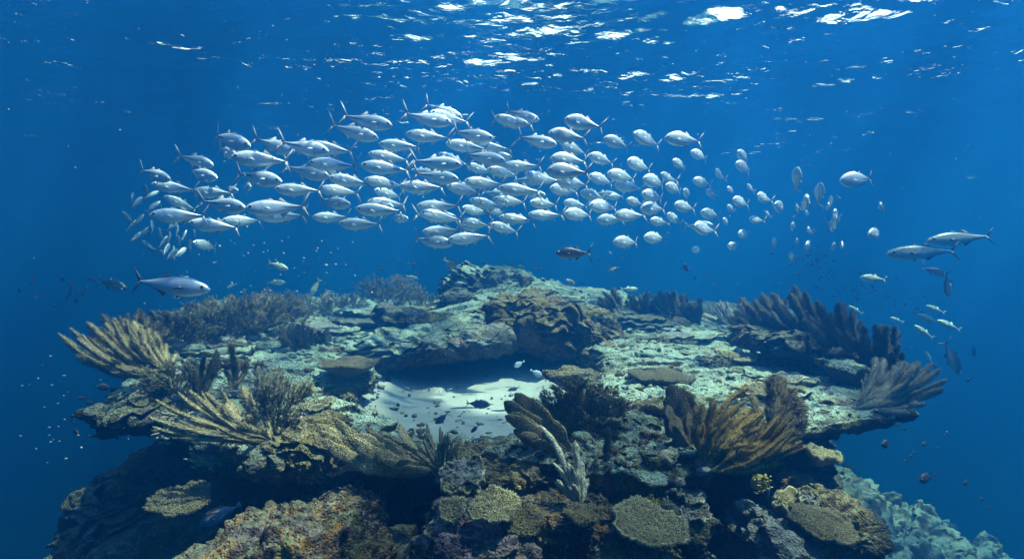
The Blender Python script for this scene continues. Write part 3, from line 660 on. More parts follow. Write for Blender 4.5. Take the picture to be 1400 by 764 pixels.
fan('small tan fan with a long bare stalk under the webbed fan', 476, 640, 4.05, [(194, 66, -34, 9, -.03), (196, 60, -26, 9, 0), (190, 64, -40, 9, 0), (198, 52, -16, 7, 0), (186, 40, -14, 5, .03)], M['plume'], name='sea_fan', cat='sea fan', seed=10, flat=0.3, fuzz=0.008)
fan('small grey bush of upright fingers beside the webbed fan', 602, 650, 4.0, fspec(132, 58, 13, 50, 52, 0, 5.5, lm=66, seed=11, dy=.08), M['bush'], name='sea_whip_bush', cat='soft coral', seed=11, flat=0.8, fuzz=0.008, fuzz_n=150)
# --- centre group
fan('olive sea fan leaning left over the sand pool', 792, 640, 4.1, [(132, 140, 12, 22, 0), (128, 134, 8, 24, .04), (124, 118, 6, 24, .06), (137, 128, 12, 22, -.03), (142, 104, 14, 22, -.05), (146, 80, 12, 18, 0), (134, 100, 6, 28, .02)], M['plume_brown'], name='sea_fan', cat='sea fan', seed=12, flat=0.14, fuzz=0.010, fuzz_n=420)
twig_fan('brown oval bushy sea fan in the centre group', 797, 622, 4.4, 52, 132, 9, 96, M['bush'], depth=6, seed=13, spread=26, thick=0.08, rad=0.0055, lm=1.08)
fan('brown tall blades behind the oval fan', 800, 620, 4.5, fspec(120, 66, 8, 78, 70, 0, 22, lm=88, seed=14), M['plume_brown'], name='sea_fan', cat='sea fan', seed=14, flat=0.12, fuzz=0.014, fuzz_n=380)
fan('pale knobbly finger coral at the foot of the centre fans', 792, 692, 3.75, [(100, 78, -10, 11, -.03), (92, 90, 6, 11, 0), (112, 62, -16, 10, -.04), (84, 60, 10, 10, 0), (104, 120, 22, 9, .04), (128, 52, 6, 8, -.02), (74, 42, -6, 10, 0), (96, 50, 0, 13, -.05)], M['plume_pale'], name='finger_coral', cat='finger coral', seed=15, flat=0.8, fuzz=0.007, fuzz_n=240)
fan('single dark feathery blade right of the centre fans', 824, 668, 3.95, [(83, 84, 4, 14, 0)], M['plume_dark'], name='feather_coral', cat='feather coral', seed=16, flat=0.6, fuzz=0.02, fuzz_n=500)
# --- right front group
fan('dark brown paddle shaped sea fans left in the right front group', 958, 640, 4.15, [(112, 120, -8, 34, .02), (106, 112, -4, 34, .05), (126, 100, -10, 26, 0), (98, 92, -4, 26, .08), (132, 84, -12, 18, 0)], M['plume_brown'], name='sea_fan', cat='sea fan', seed=17, flat=0.16, fuzz=0.012, fuzz_n=520)
fan('golden curly sea plume in the middle of the right front group', 962, 636, 4.0,
    [(96, 84, -12, 14, -.03), (86, 92, -14, 14, 0), (78, 98, -18, 15, .03), (70, 96, -22, 15, 0), (62, 104, -28, 15, .05), (54, 108, -24, 14, -.04), (46, 104, -20, 14, 0), (40, 100, -22, 14, -.06), (104, 70, -10, 14, 0), (76, 128, -38, 10, .06), (64, 74, -10, 22, -.05), (50, 70, -10, 24, -.05)], M['plume_gold'], seed=18, flat=0.7, fuzz=0.018, fuzz_n=420)
fan('long golden arms curving right from the right front group', 972, 640, 3.95,
    [(2, 128, 26, 9, -.08), (6, 130, 26, 10, -.04), (9, 140, 36, 10, 0), (13, 146, 40, 10, .04), (16, 120, 26, 9, -.03), (20, 116, 24, 9, .05), (25, 122, 24, 9, 0), (-3, 96, 20, 13, -.05), (30, 100, 22, 12, .04), (18, 96, 12, 14, .02), (5, 84, 10, 18, 0), (-6, 78, 12, 12, -.02)], M['plume_gold'], seed=19, flat=0.75, fuzz=0.013, fuzz_n=400)
fan('brown rounded feathery plume at the right of the front group', 1050, 618, 4.35, [(86, 106, -4, 24, 0), (76, 104, -4, 24, .05), (66, 96, 2, 22, 0), (54, 88, 14, 22, .05), (42, 82, 22, 22, 0), (100, 78, 0, 16, .08), (112, 70, -10, 13, .04), (30, 74, 26, 20, -.04)], M['plume_brown'], seed=20, flat=0.4, fuzz=0.022, fuzz_n=480)
# --- right rim
fan('pale grey green sea plume reaching right off the right reef edge', 1165, 556, 5.1,
    [(2, 118, 22, 13, -.1), (5, 130, 26, 12, -.05), (8, 134, 30, 12, 0), (12, 128, 30, 13, .03), (17, 116, 28, 14, .05), (22, 104, 24, 15, .05), (28, 96, 22, 15, .08), (36, 88, 24, 15, .1), (-2, 92, 14, 14, -.08), (14, 84, 10, 22, 0), (24, 76, 10, 24, .02), (4, 74, 10, 20, -.05), (44, 80, 22, 14, .1)], M['plume_pale'], seed=21, flat=0.4, fuzz=0.014, fuzz_n=380)
for i, (x, y, d, a0, a1, n, l0, l1, lb) in enumerate((
        (1225, 520, 6.0, 150, 100, 9, 95, 70, 'dark feathery plume behind the pale right plume, at the rim'),
        (1185, 500, 6.4, 160, 112, 9, 110, 80, 'tall dark plume arching left at the right rim'),
        (1140, 482, 6.9, 165, 128, 9, 120, 90, 'broad dark plume arching left above the dark shelf'),
        (1090, 472, 7.4, 165, 125, 8, 92, 70, 'grey edged dark plume at the left of the dark shelf'),
        (1045, 462, 8.4, 160, 110, 7, 66, 50, 'faded plume at the far left end of the dark row'))):
    fan(lb, x, y, d, fspec(a0, a1, n, l0, l1, -26, 17, seed=30 + i, lm=(l0 + l1) / 2 * 1.05, dy=.2), M['plume_dark'] if i < 4 else M['plume_brown'], seed=30 + i, flat=0.3, fuzz=0.026, fuzz_n=330, group='dark sea plumes along the right rim')
# --- dark row on the middle step
for i, (x, h, lb) in enumerate(((852, 44, 'dark curled plume at the left end of the middle step'), (884, 40, 'dark plume second from left on the middle step'), (905, 42, 'dark plume in the middle of the middle step row'),
                                (924, 46, 'dark pointed plume right of centre on the middle step'), (942, 42, 'dark plume second from right on the middle step'), (957, 34, 'dark plume at the right end of the middle step'))):
    fan(lb, x, 440 + i * 0.8, 9.4, fspec(140, 100, 5, h * 1.1, h, -10 if i else 12, 13, seed=40 + i), M['plume_dark'], seed=40 + i, flat=0.3, fuzz=0.03, fuzz_n=260, group='dark plumes on the middle step', stem=False)
fan('pale blue green faded plume right of the middle step', 1010, 452, 9.8, fspec(170, 120, 8, 60, 40, -20, 9, seed=47), M['plume_pale'], seed=47, fuzz=0.02)
twig_fan('faded bushy gorgonian beside the pale faded plume', 985, 452, 10.2, 30, 150, 7, 42, M['bush'], depth=4, seed=48, spread=34, rad=0.009, name='bushy_gorgonian', cat='gorgonian')
# --- left background hedge
for i, (x, y, d, h, lb) in enumerate(((190, 478, 6.6, 44, 'low tan plume at the left end of the back hedge'), (228, 470, 7.0, 62, 'second plume from left in the back hedge'), (262, 468, 7.4, 72, 'tall dark green plume in the left back hedge'),
                                      (295, 464, 7.8, 76, 'fan shaped plume in the middle of the back hedge'), (330, 458, 8.2, 74, 'rounded plume right of the middle of the back hedge'), (362, 452, 8.6, 66, 'bushy plume at the right end of the back hedge'))):
    fan(lb, x, y, d, fspec(155, 40, 11, h * .62, h * .6, 4, 12, lm=h * .72, seed=50 + i, dy=.2), M['bush'] if i % 2 else M['plume_brown'], seed=50 + i, flat=0.35, fuzz=0.028, fuzz_n=300, group='sea plumes in the left back hedge')
    twig_fan('fine branched gorgonian between the plumes of the left back hedge, ' + ['leftmost', 'second', 'third', 'fourth', 'fifth', 'rightmost'][i], x + 17, y + 2, d - .15, 28, 152, 10, h * .86, M['bush'], depth=5, seed=60 + i, spread=30, rad=0.006, thick=0.3, name='bushy_gorgonian', cat='gorgonian', group='gorgonians in the left back hedge')
for i, x in enumerate((400, 428, 455, 480)):
    twig_fan('low pale soft coral bush on the far reef top, ' + ['first', 'second', 'third', 'fourth'][i] + ' from left', x, 432, 10.5, 20, 160, 7, 34, M['plume_pale'], depth=4, seed=70 + i, spread=36, rad=0.010, thick=0.5, name='soft_coral', cat='soft coral', group='low soft corals on the far left reef top')
twig_fan('large hazy fine branched bush left of the summit', 528, 428, 11.0, 35, 150, 12, 56, M['bush'], depth=5, seed=75, spread=24, rad=0.008, thick=0.3, name='bushy_gorgonian', cat='gorgonian')
twig_fan('smaller hazy bush at the right of the large hazy bush', 572, 430, 11.2, 35, 145, 8, 38, M['bush'], depth=4, seed=76, spread=28, rad=0.008, thick=0.3, name='bushy_gorgonian', cat='gorgonian')
fan('dark round sea fan standing alone on the pale reef top', 407, 490, 7.4, fspec(122, 58, 9, 44, 44, 0, 14, lm=52, seed=77), M['plume_brown'], name='sea_fan', cat='sea fan', seed=77, flat=0.14, fuzz=0.02, fuzz_n=420)
fan('small dark fan at the right of the lone round fan', 438, 478, 8.0, fspec(110, 60, 4, 28, 26, 0, 11, seed=78), M['plume_dark'], name='sea_fan', cat='sea fan', seed=78, flat=0.2, fuzz=0.02, stem=False)
for i, (x, y, d) in enumerate(((820, 552, 5.6), (870, 556, 5.6), (990, 512, 6.6), (905, 478, 8.0), (850, 485, 7.6), (1015, 480, 7.8), (568, 600, 5.6), (700, 470, 8.3), (476, 552, 5.4), (355, 508, 6.0), (345, 462, 7.5), (770, 470, 8.4))):
    twig_fan('small low bushy coral ' + ['on the pale mound right of the pool', 'on the pale mound behind the right fans', 'on the flats above the golden plume', 'below the middle step', 'left below the middle step', 'on the far right flats',
             'at the near edge of the sand pool', 'on top of the ochre rock', 'left of the sand pool', 'on the pale flat near the brown fish', 'left of the lone round fan', 'right of the ochre rock top'][i],
             x, y, d, 15, 165, 6, [18, 20, 26, 16, 16, 18, 16, 12, 14, 14, 14, 14][i], M['bush'] if i % 3 else M['plume_brown'], depth=4, seed=80 + i, spread=38, rad=0.006, thick=0.6, name='soft_coral', cat='soft coral')

def plate(label, x, y, d, rx_, ry_, tiltx, tilty, m, mtip=None, nub=0, seed=1, thick=0.02, cat='table coral', name='table_coral', lobe=0.10, cone=0.12, rz=0, group=None, crown=0.0, wav=0.012):
    """irregular disc with a down-tapering underside; size in metres"""
    r = np.random.default_rng(seed); k, n = 120, 30
    a = np.linspace(0, 2 * math.pi, k, endpoint=False); u = np.linspace(0.0, 1, n)
    out_r = 1 + lobe * fbm(np.stack([np.cos(a) * 1.6, np.sin(a) * 1.6, a * 0 + seed], -1), 4, seed) * 2
    out_r += 0.025 * np.sin(a * 23 + 3 * np.sin(a * 3)) 
    def zt(uu, aa): 
        p = np.stack([uu * np.cos(aa) * 3 + seed, uu * np.sin(aa) * 3, uu * 0], -1)
        return crown * (1 - uu ** 2) + (0.022 * uu ** 2 + 0.0035 * np.sin(uu * 26 + 2 * np.sin(aa * 3 + seed)) + 0.012 * np.sin(aa * 4 + seed) * uu ** 2) * (nub > 0) * min(1, rx_ / .2) + wav * fbm(p.reshape(-1, 3), 3, seed).reshape(uu.shape) * (0.4 + uu)
    U, A = np.meshgrid(u, a, indexing='ij')
    X = U * np.cos(A) * out_r * rx_; Y = U * np.sin(A) * out_r * ry_; Z = zt(U, A)
    topv = np.stack([X, Y, Z], -1)
    ub = np.concatenate([[1.006, 1.0], np.linspace(0.97, 0.18, 12)]); UB, AB = np.meshgrid(ub, a, indexing='ij')
    ZB = zt(np.minimum(UB, 1), AB) - thick * np.array([0.4, 0.9] + [1] * 12)[:, None] - cone * (1 - UB) ** 1.3
    botv = np.stack([UB * np.cos(AB) * out_r * rx_, UB * np.sin(AB) * out_r * ry_, ZB], -1)
    G = np.concatenate([topv, botv], 0)
    gf = grid_faces(len(G), k, True); ring = gf[:, 0] // k; rim_ = (ring >= n - 3) & (ring <= n)
    mb = MB().add(G.reshape(-1, 3), gf[~rim_]); mb.f.append(gf[rim_]); mb.m.append(1)
    if nub:
        uu = np.sqrt(r.uniform(0, 1, nub)) * 0.995; aa = r.uniform(0, 2 * math.pi, nub)
        orr = np.interp(aa, np.concatenate([a, [2 * math.pi]]), np.concatenate([out_r, out_r[:1]]))
        P = np.stack([uu * np.cos(aa) * orr * rx_, uu * np.sin(aa) * orr * ry_, zt(uu, aa)], -1)
        D = np.stack([np.cos(aa) * uu ** 3 * 0.9, np.sin(aa) * uu ** 3 * 0.9, 1 + 0 * uu], -1) + 0.25 * r.normal(size=(nub, 3)) * [1, 1, 0.2]
        h = 0.011 * r.uniform(0.6, 1.25, nub)
        spikes(mb, P - [0, 0, 0.003], D, h, 0.0042, 0)
        Dn = D / np.linalg.norm(D, axis=1, keepdims=True)
        spikes(mb, P + Dn * h[:, None] * 0.45, D, h * 0.62, 0.0034, 1)
        # pale growing rim
        aa = r.uniform(0, 2 * math.pi, nub // 4); orr = np.interp(aa, np.concatenate([a, [2 * math.pi]]), np.concatenate([out_r, out_r[:1]]))
        P = np.stack([np.cos(aa) * orr * rx_ * 0.99, np.sin(aa) * orr * ry_ * 0.99, zt(aa * 0 + 1, aa) - thick * r.uniform(0, 1, len(aa))], -1)
        D = np.stack([np.cos(aa), np.sin(aa), 0.25 + 0 * aa], -1)
        spikes(mb, P, D, 0.017 * r.uniform(0.6, 1.3, len(aa)), 0.0045, 1)
    o = mb.obj(name, [m, mtip or m]); o.location = at(x, y, d) + (np.array([0, -0.05, 0.035]) if nub and d < 5 else 0)
    o.rotation_euler = (R(tiltx), R(tilty), R(rz)); tag(o, label, cat, group); return o
PL = [('large olive table coral at the bottom right of centre', 885, 720, 3.65, .25, .19, 26, 10, 'table', 2600, 1),
      ('bright yellow olive table coral on the bottom centre buttress', 674, 695, 3.6, .155, .13, 30, -6, 'table', 1500, 2),
      ('dull olive table coral tucked under the bright one', 712, 712, 3.65, .14, .13, 38, 4, 'table_dark', 1300, 3),
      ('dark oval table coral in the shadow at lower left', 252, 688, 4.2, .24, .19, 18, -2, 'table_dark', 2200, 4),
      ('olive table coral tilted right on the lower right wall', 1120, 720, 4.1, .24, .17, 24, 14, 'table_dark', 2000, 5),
      ('small dark table coral under the pale finger coral', 797, 706, 3.6, .13, .10, 18, 0, 'table_dark', 900, 6),
      ('thin table coral jutting from the dark right wall', 1120, 624, 4.7, .15, .12, 10, 12, 'table', 900, 7),
      ('flat table coral left of the sand pool', 476, 497, 6.3, .29, .26, 4, 0, 'table_dark', 1500, 8),
      ('flat olive plate coral on the right of the flats', 905, 515, 6.1, .32, .26, 4, 2, 'table_dark', 1500, 9),
      ('pale table coral on the far left top, stacked', 498, 424, 10.0, .5, .4, 3, 0, 'reef', 0, 10),
      ('wide dark plate under the pale far left table coral', 515, 436, 9.6, .62, .5, 3, 1, 'darkrock', 0, 11),
      ('grey plate coral with torn edge, upper of the grey stack', 925, 662, 4.0, .17, .14, 16, 16, 'grey', 0, 12),
      ('grey plate coral, lower of the grey stack', 938, 690, 3.9, .16, .13, 20, 16, 'grey', 0, 13),
      ('small yellow plate coral beside the yellow fish', 893, 686, 3.75, .045, .035, 24, 5, 'yellow', 0, 14),
      ('grey green leafy plate at the upper left of the buttress', 630, 645, 3.8, .13, .11, 22, -8, 'grey', 0, 15),
      ('pale edged thin plate below the leafy plate', 632, 662, 3.75, .12, .09, 14, 2, 'table', 0, 16),
      ('yellow green crust plate on the left of the buttress', 620, 698, 3.65, .09, .09, 36, -16, 'table', 600, 17),
      ('lilac ruffled plate at the bottom of the buttress', 630, 728, 3.6, .2, .15, 34, 4, 'mauve', 0, 18),
      ('grey upright flake at the lower left of the buttress', 600, 745, 3.65, .06, .09, 50, 40, 'mauve', 0, 19),
      ('olive shelf plate above the right table coral', 1085, 690, 4.3, .17, .14, 20, 22, 'table', 0, 20),
      ('pale thin plate on the shelf edge of the right wall', 1105, 680, 4.35, .08, .07, 20, 25, 'grey', 0, 21),
      ('layered slab below the dark middle step', 905, 458, 8.6, .75, .4, 3, 2, 'darkrock', 0, 22),
      ('long thin ledge slab on the right flats', 1000, 482, 7.6, .6, .35, 3, 5, 'reef', 0, 23),
      ('thin dark edged slab in the middle of the right flats', 935, 488, 7.2, .45, .3, 3, 2, 'reef', 0, 24),
      ('broken slab on the slope right of the ochre rock', 820, 455, 8.9, .55, .4, 4, 8, 'reef', 0, 25),
      ('wide slab above the right table flat', 1075, 512, 6.4, .5, .35, 3, 6, 'reef', 0, 26),
      ('flat ledge left on the pale reef top', 300, 478, 6.9, .42, .3, 3, -2, 'reef', 0, 27),
      ('small stepped ledge behind the brown fish', 290, 490, 6.5, .3, .2, 3, -2, 'reef', 0, 28),
      ('crumbly ledge slab left of the pool roof', 500, 470, 7.8, .5, .35, 5, 2, 'reef', 0, 29),
      ('thin plate between the ochre rock and the pale mound', 790, 512, 6.6, .35, .25, 4, 4, 'ochre', 0, 30),
      ('pale torn slab at the foot of the pale right plume', 1165, 500, 6.0, .35, .25, 5, 10, 'reef', 0, 31),
      ('tilted slab on top of the ochre rock', 745, 425, 8.6, .42, .3, 6, 4, 'ochre', 0, 32)]
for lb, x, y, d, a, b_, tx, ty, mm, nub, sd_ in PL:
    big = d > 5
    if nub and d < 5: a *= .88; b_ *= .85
    plate(lb, x, y, d, a, b_, tx, ty, M[mm], M['table_tip'] if mm in ('table',) else (M['table_shaded'] if mm == 'table_dark' else (M['whitecoral'] if d < 5 and mm in ('grey', 'mauve') else None)), nub, sd_, thick=0.05 if (big and not nub) else 0.018,
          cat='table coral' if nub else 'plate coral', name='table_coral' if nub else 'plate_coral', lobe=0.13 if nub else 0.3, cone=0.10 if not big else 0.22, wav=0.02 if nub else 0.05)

_p = random.Random(21)
spots = [('in front of the ochre rock', 765, 530, 6.2), ('near the brown fish', 330, 520, 5.6), ('on the pale flats left of the pool', 395, 535, 5.6), ('beyond the upright brown fan', 420, 560, 5.0), ('behind the lone round fan', 450, 455, 8.8),
         ('left of the summit', 560, 425, 10.4), ('right below the summit', 760, 425, 10.8), ('below the middle step row', 940, 462, 8.4), ('on the middle of the right flats', 985, 500, 6.8), ('behind the brown rounded plume', 1060, 548, 5.5),
         ('in front of the dark shelf', 1085, 530, 5.9), ('right of the pale rubble mound', 880, 590, 4.9), ('left below the pale rubble mound', 800, 620, 4.5), ('on the boulder above the pool', 575, 452, 8.0), ('at the foot of the left back hedge', 320, 478, 7.2)]
for i, (wh, x, y, d) in enumerate(spots):
    for j in range(2):
        a = _p.uniform(.10, .26) * (d / 6.5); mm = ('ochre', 'table_dark', 'grey', 'reef', 'mauve', 'table')[(i * 2 + j) % 6]
        xx, yy = x + (-1, 1)[j] * _p.uniform(10, 22), y + _p.uniform(-5, 5)
        c = at(xx, yy, d); zz = float(Hh(np.array([c[0]]), np.array([c[1]]))[0]) + 0.07
        yy = 382 - zz / d * F
        look = {'ochre': 'ochre', 'table_dark': 'olive', 'grey': 'grey', 'reef': 'pale', 'mauve': 'lilac', 'table': 'tan'}[mm]
        plate(f'small {look} plate coral {wh}, {("left", "right")[j]} one of two', xx, yy, d, a, a * .75, _p.uniform(2, 14), _p.uniform(-10, 10), M[mm], M['table_tip'] if 'table' in mm else M['whitecoral'], 500 if 'table' in mm else 0, 100 + i * 2 + j,
              thick=.016, cat='plate coral', name='plate_coral', lobe=.2, cone=.10, wav=.03, group='small plate corals on the reef top')
def knobs(name, label, cat, x, y, d, n, sx, sz, r0, m, seed, up=0.3, outw=(0, -1, 0)):
    r = np.random.default_rng(seed); mb = MB(); v, f = ico(2)
    for i in range(n):
        L = r0 * r.uniform(1.3, 2.8); w = r0 * r.uniform(0.35, 0.6)
        D = np.array([r.normal() * 0.5 - 0.5, -0.7 + r.normal() * 0.3, up + r.normal() * 0.25]); D /= np.linalg.norm(D)
        a = np.cross(D, [0.1, 0.3, 1]); a /= np.linalg.norm(a); b_ = np.cross(D, a)
        c = np.array([r.uniform(-1, 1) * sx, r.uniform(-0.5, 0.5) * sx, r.uniform(-1, 1) * sz])
        mb.add(v[:, :1] * a * w + v[:, 1:2] * b_ * w * 0.7 + v[:, 2:] * D * L * 0.5 + c, f)
    # the body the knobs grow from
    v3, f3 = ico(4); mb.add(v3 * [sx, sx * 0.6, sz] * (0.9 + 0.3 * fbm(v3 * 2, 3, seed))[:, None] + [0, 0.04, -0.01], f3)
    o = mb.obj(name, m); o.location = at(x, y, d); tag(o, label, cat); return o
knobs('finger_coral', 'pale branching coral clump on the dark left wall', 'finger coral', 262, 580, 4.7, 240, .23, .09, .028, M['whitecoral'], 1)
knobs('finger_coral', 'pale coral clump just right of and below the first on the left wall', 'finger coral', 282, 622, 4.6, 120, .12, .09, .024, M['whitecoral'], 2)
knobs('finger_coral', 'small pale coral knob under the left wall clump', 'finger coral', 226, 605, 4.7, 18, .04, .012, .02, M['whitecoral'], 3)
knobs('finger_coral', 'yellow brown coral clump on the wall under the upright fan', 'finger coral', 372, 640, 3.95, 50, .05, .04, .02, M['yellow'], 4)
knobs('finger_coral', 'small golden clump behind the webbed fan', 'finger coral', 465, 622, 4.1, 40, .05, .04, .018, M['table'], 5)
knobs('finger_coral', 'stubby olive fingers at the bottom edge right of centre', 'finger coral', 905, 758, 3.7, 60, .10, .03, .028, M['table'], 6, up=1.2)
knobs('finger_coral', 'grey green stubby fingers at the very bottom right', 'finger coral', 965, 764, 3.8, 30, .05, .03, .026, M['grey'], 7, up=1.2)
knobs('finger_coral', 'ochre growth on the right wall under the golden arms', 'finger coral', 1042, 660, 4.2, 70, .06, .06, .016, M['yellow'], 8)
knobs('sponge', 'bright orange sponge at the bottom right of the buttress', 'sponge', 757, 724, 3.65, 8, .04, .008, .018, M['orange'], 9)
knobs('finger_coral', 'tawny growth on the bright left foreground rock', 'finger coral', 428, 648, 4.0, 60, .06, .05, .018, M['table'], 10)
knobs('sponge', 'yellow dot of sponge on the central buttress', 'sponge', 709, 666, 3.7, 6, .015, .008, .012, M['yellow'], 11)

# loose rubble and low growth over the reef top: nobody could count it
def scatter():
    dg = bpy.context.evaluated_depsgraph_get(); r = np.random.default_rng(3)
    mb = MB(); v, f = ico(2); nn = 9000
    inv = 0
    for i in range(nn):
        y = 3.9 + 8.5 * r.uniform() ** 1.7; x = r.uniform(-0.95, 0.95) * (0.75 * y + 0.2)
        ok, loc, nrm, _ = reef_o.ray_cast(Vector((x, y, 2.0)), Vector((0, 0, -1)))
        e = math.hypot((x - PCX) / 1.25, (y - PCY) / 1.9)
        if not ok or nrm.z < 0.45: continue
        if loc.z < -1.36:
            if e > 1.25 or (e < 0.8 and r.uniform() < 0.8): continue
            loc = Vector((x, y, -1.415 + float(sand_rise(x, y))))
        s = 0.010 + 0.030 * r.uniform() ** 3
        q = v * s * r.uniform(0.6, 1.4, 3) * (1 + 0.5 * r.normal(size=(len(v), 1)) * 0.5); q[:, 2] *= 0.7
        mb.add(q + np.array(loc), f, int(r.integers(0, 4)))
        inv += 1
    tag(mb.obj('reef_rubble', [M['reef'], M['ochre'], M['darkrock'], M['whitecoral']]), 'loose coral rubble strewn over the reef top', 'rubble', kind='stuff')
    mb = MB()
    P = []; Nr = []
    for i in range(16000):
        y = 3.9 + 8.5 * r.uniform() ** 1.6; x = r.uniform(-0.95, 0.95) * (0.75 * y + 0.2)
        if fbm(np.array([[x * 1.4, y * 1.4, 0]]), 2, 8)[0] < -0.05: continue
        ok, loc, nrm, _ = reef_o.ray_cast(Vector((x, y, 2.0)), Vector((0, 0, -1)))
        if not ok or loc.z < -1.36 or math.hypot((x - PCX) / 1.1, (y - PCY) / 2.0) < 1: continue
        for k in range(4): P.append(np.array(loc) + r.normal(size=3) * [0.012, 0.012, 0.002]); Nr.append(np.array(nrm) + 0.5 * r.normal(size=3))
    spikes(mb, np.array(P), np.array(Nr), 0.022 * r.uniform(0.4, 1.5, len(P)), 0.0035)
    tag(mb.obj('algae_turf', M['bush']), 'short algae turf growing over the reef top', 'algae', kind='stuff')
scatter()

# ------------------------------------------------------------------ fish
def fish_mesh(name, h, th, body, fin, tail_l=0.20, tail_h=0.40, bend=0.0, nose=0.0, dors=0.07, pect=True, back=1.0, res=34, tail_w=0.055, ped=0.012, finlets=False, round_tail=False):
    """unit length fish: nose at x=+0.5, fork of the tail at x=-0.42"""
    mb = MB(); n = res; t = np.linspace(0, 1, n); xs = 0.5 - 0.90 * t
    def prof(t, pk):
        pk = pk - 0.04
        return np.where(t < pk, np.sin(np.clip(t / pk, 0, 1) * math.pi / 2) ** 0.72, np.cos(np.clip((t - pk) / (1.0 - pk), 0, 1) * math.pi / 2) ** 1.42)
    up = h * 0.50 * back * prof(t, 0.40) + ped; dn = h * 0.50 * (2 - back) * prof(t, 0.42) + ped
    up[0] = dn[0] = 0.004; wd = th * 0.5 * prof(t, 0.34) + ped * 0.6; wd[0] = 0.004
    up[1] *= 0.8; 
    k = 20; a = np.linspace(0, 2 * math.pi, k, endpoint=False)
    s_ = np.sin(a); c_ = np.cos(a)
    zz = np.where(s_[None] > 0, up[:, None], dn[:, None]) * s_[None]
    yy = wd[:, None] * np.sign(c_)[None] * np.abs(c_)[None] ** 0.9
    bx = lambda x: bend * np.clip(0.1 - x, 0, None) ** 2
    mz = -nose * np.clip((xs - 0.30) / 0.2, 0, 1) ** 1.5
    V = np.stack([np.repeat(xs[:, None], k, 1), yy + bx(xs)[:, None], zz + mz[:, None]], -1)
    mb.add(V.reshape(-1, 3), grid_faces(n, k, True)[:, ::-1], 0)
    mb.add(np.array([V[-1, i] for i in range(k)]), [list(range(k))][:1] if False else np.array([[0, i, i + 1] for i in range(1, k - 1)]), 0)
    mb.add(np.array([V[0, i] for i in range(k)]), np.array([[0, i + 1, i] for i in range(1, k - 1)]), 0)
    def fin_poly(pts, m=1, thick=0.004):
        """pts: outline, list of (x, z) or (x,y,z); thin solid fin"""
        P = np.array([(p[0], 0, p[1]) if len(p) == 2 else p for p in pts], float)
        P[:, 1] += bx(P[:, 0]); c = P.mean(0)
        nrm = np.cross(P[1] - P[0], P[2] - P[0]); nrm /= np.linalg.norm(nrm) + 1e-9
        A = P.copy(); nP = len(P)
        v = np.concatenate([A, [c + nrm * thick, c - nrm * thick]])
        f = [[i, (i + 1) % nP, nP] for i in range(nP)] + [[(i + 1) % nP, i, nP + 1] for i in range(nP)]
        mb.add(v, f, m)
    x0 = -0.36
    if round_tail:
        fin_poly([(x0, .02), (x0 - .05, .07), (x0 - .12, .09), (x0 - .14, 0), (x0 - .12, -.09), (x0 - .05, -.07), (x0, -.02)])
    else:
        for sg in (1, -1):
            fin_poly([(x0, 0.0), (x0, sg * .011), (x0 - .045, sg * tail_h * .15), (x0 - .095, sg * tail_h * .34), (x0 - tail_l * .85, sg * tail_h * .55), (x0 - .118, sg * tail_h * .30), (x0 - .080, sg * tail_h * .10), (x0 - tail_w - .008, 0)], 1, .0025)
    zt_ = lambda x: np.interp(0.5 - x, 0.5 - xs, up); zb_ = lambda x: np.interp(0.5 - x, 0.5 - xs, dn)
    # first dorsal (low), second dorsal with sickle front, anal fin
    fin_poly([(.17, zt_(.17) - .01), (.12, zt_(.12) + dors * .45), (.06, zt_(.06) + dors * .18), (.02, zt_(.02) - .01)])
    fin_poly([(.00, zt_(.0) - .012), (-.055, zt_(-.05) + dors), (-.075, zt_(-.07) + dors * .35), (-.20, zt_(-.20) + dors * .16), (-.33, zt_(-.33) + .004), (-.30, zt_(-.3) - .008), (-.15, zt_(-.15) - .012)])
    fin_poly([(-.03, -zb_(-.03) + .012), (-.085, -zb_(-.08) - dors), (-.10, -zb_(-.10) - dors * .32), (-.21, -zb_(-.21) - dors * .14), (-.33, -zb_(-.33) - .004), (-.30, -zb_(-.3) + .008), (-.15, -zb_(-.15) + .012)], 2)
    fin_poly([(.15, -zb_(.15) + .012), (.10, -zb_(.1) - dors * .7), (.07, -zb_(.07) + .004)], 2)
    if finlets:
        for q in range(6):
            xx = -.16 - q * .03
            for sg in (1, -1): fin_poly([(xx, sg * (zt_(xx) - .002)), (xx - .022, sg * (zt_(xx) + .016)), (xx - .016, sg * (zt_(xx) - .002))], 1, .002)
    for sg in (1, -1):
        wy = sg * float(np.interp(0.5 - .21, 0.5 - xs, wd))
        if pect: fin_poly([(.215, wy * 0.93, .005), (.15, wy * 1.18 + sg * .006, .004), (.07, wy * 1.32 + sg * .012, -.045), (.13, wy * 1.22 + sg * .006, -.035), (.20, wy * .97, -.022)], 2, .003)
        # eye
        v, f = ico(2); ex = .415; ey = float(np.interp(0.5 - ex, 0.5 - xs, wd)) * 0.93; ez = float(np.interp(0.5 - ex, 0.5 - xs, up)) * .30 - nose * 0.5
        er = .028 if h < .45 else .028
        mb.add(v * [er * 1.25, .008, er * 1.25] + [ex, sg * ey, ez], f, 4); mb.add(v * [er * .85, .010, er * .85] + [ex, sg * (ey + .002), ez], f, 3)
    return mb.mesh(name, [body, fin, M['finpale'] if fin is M['fin'] else fin, M['eye'], M['iris']])
MESH = {}
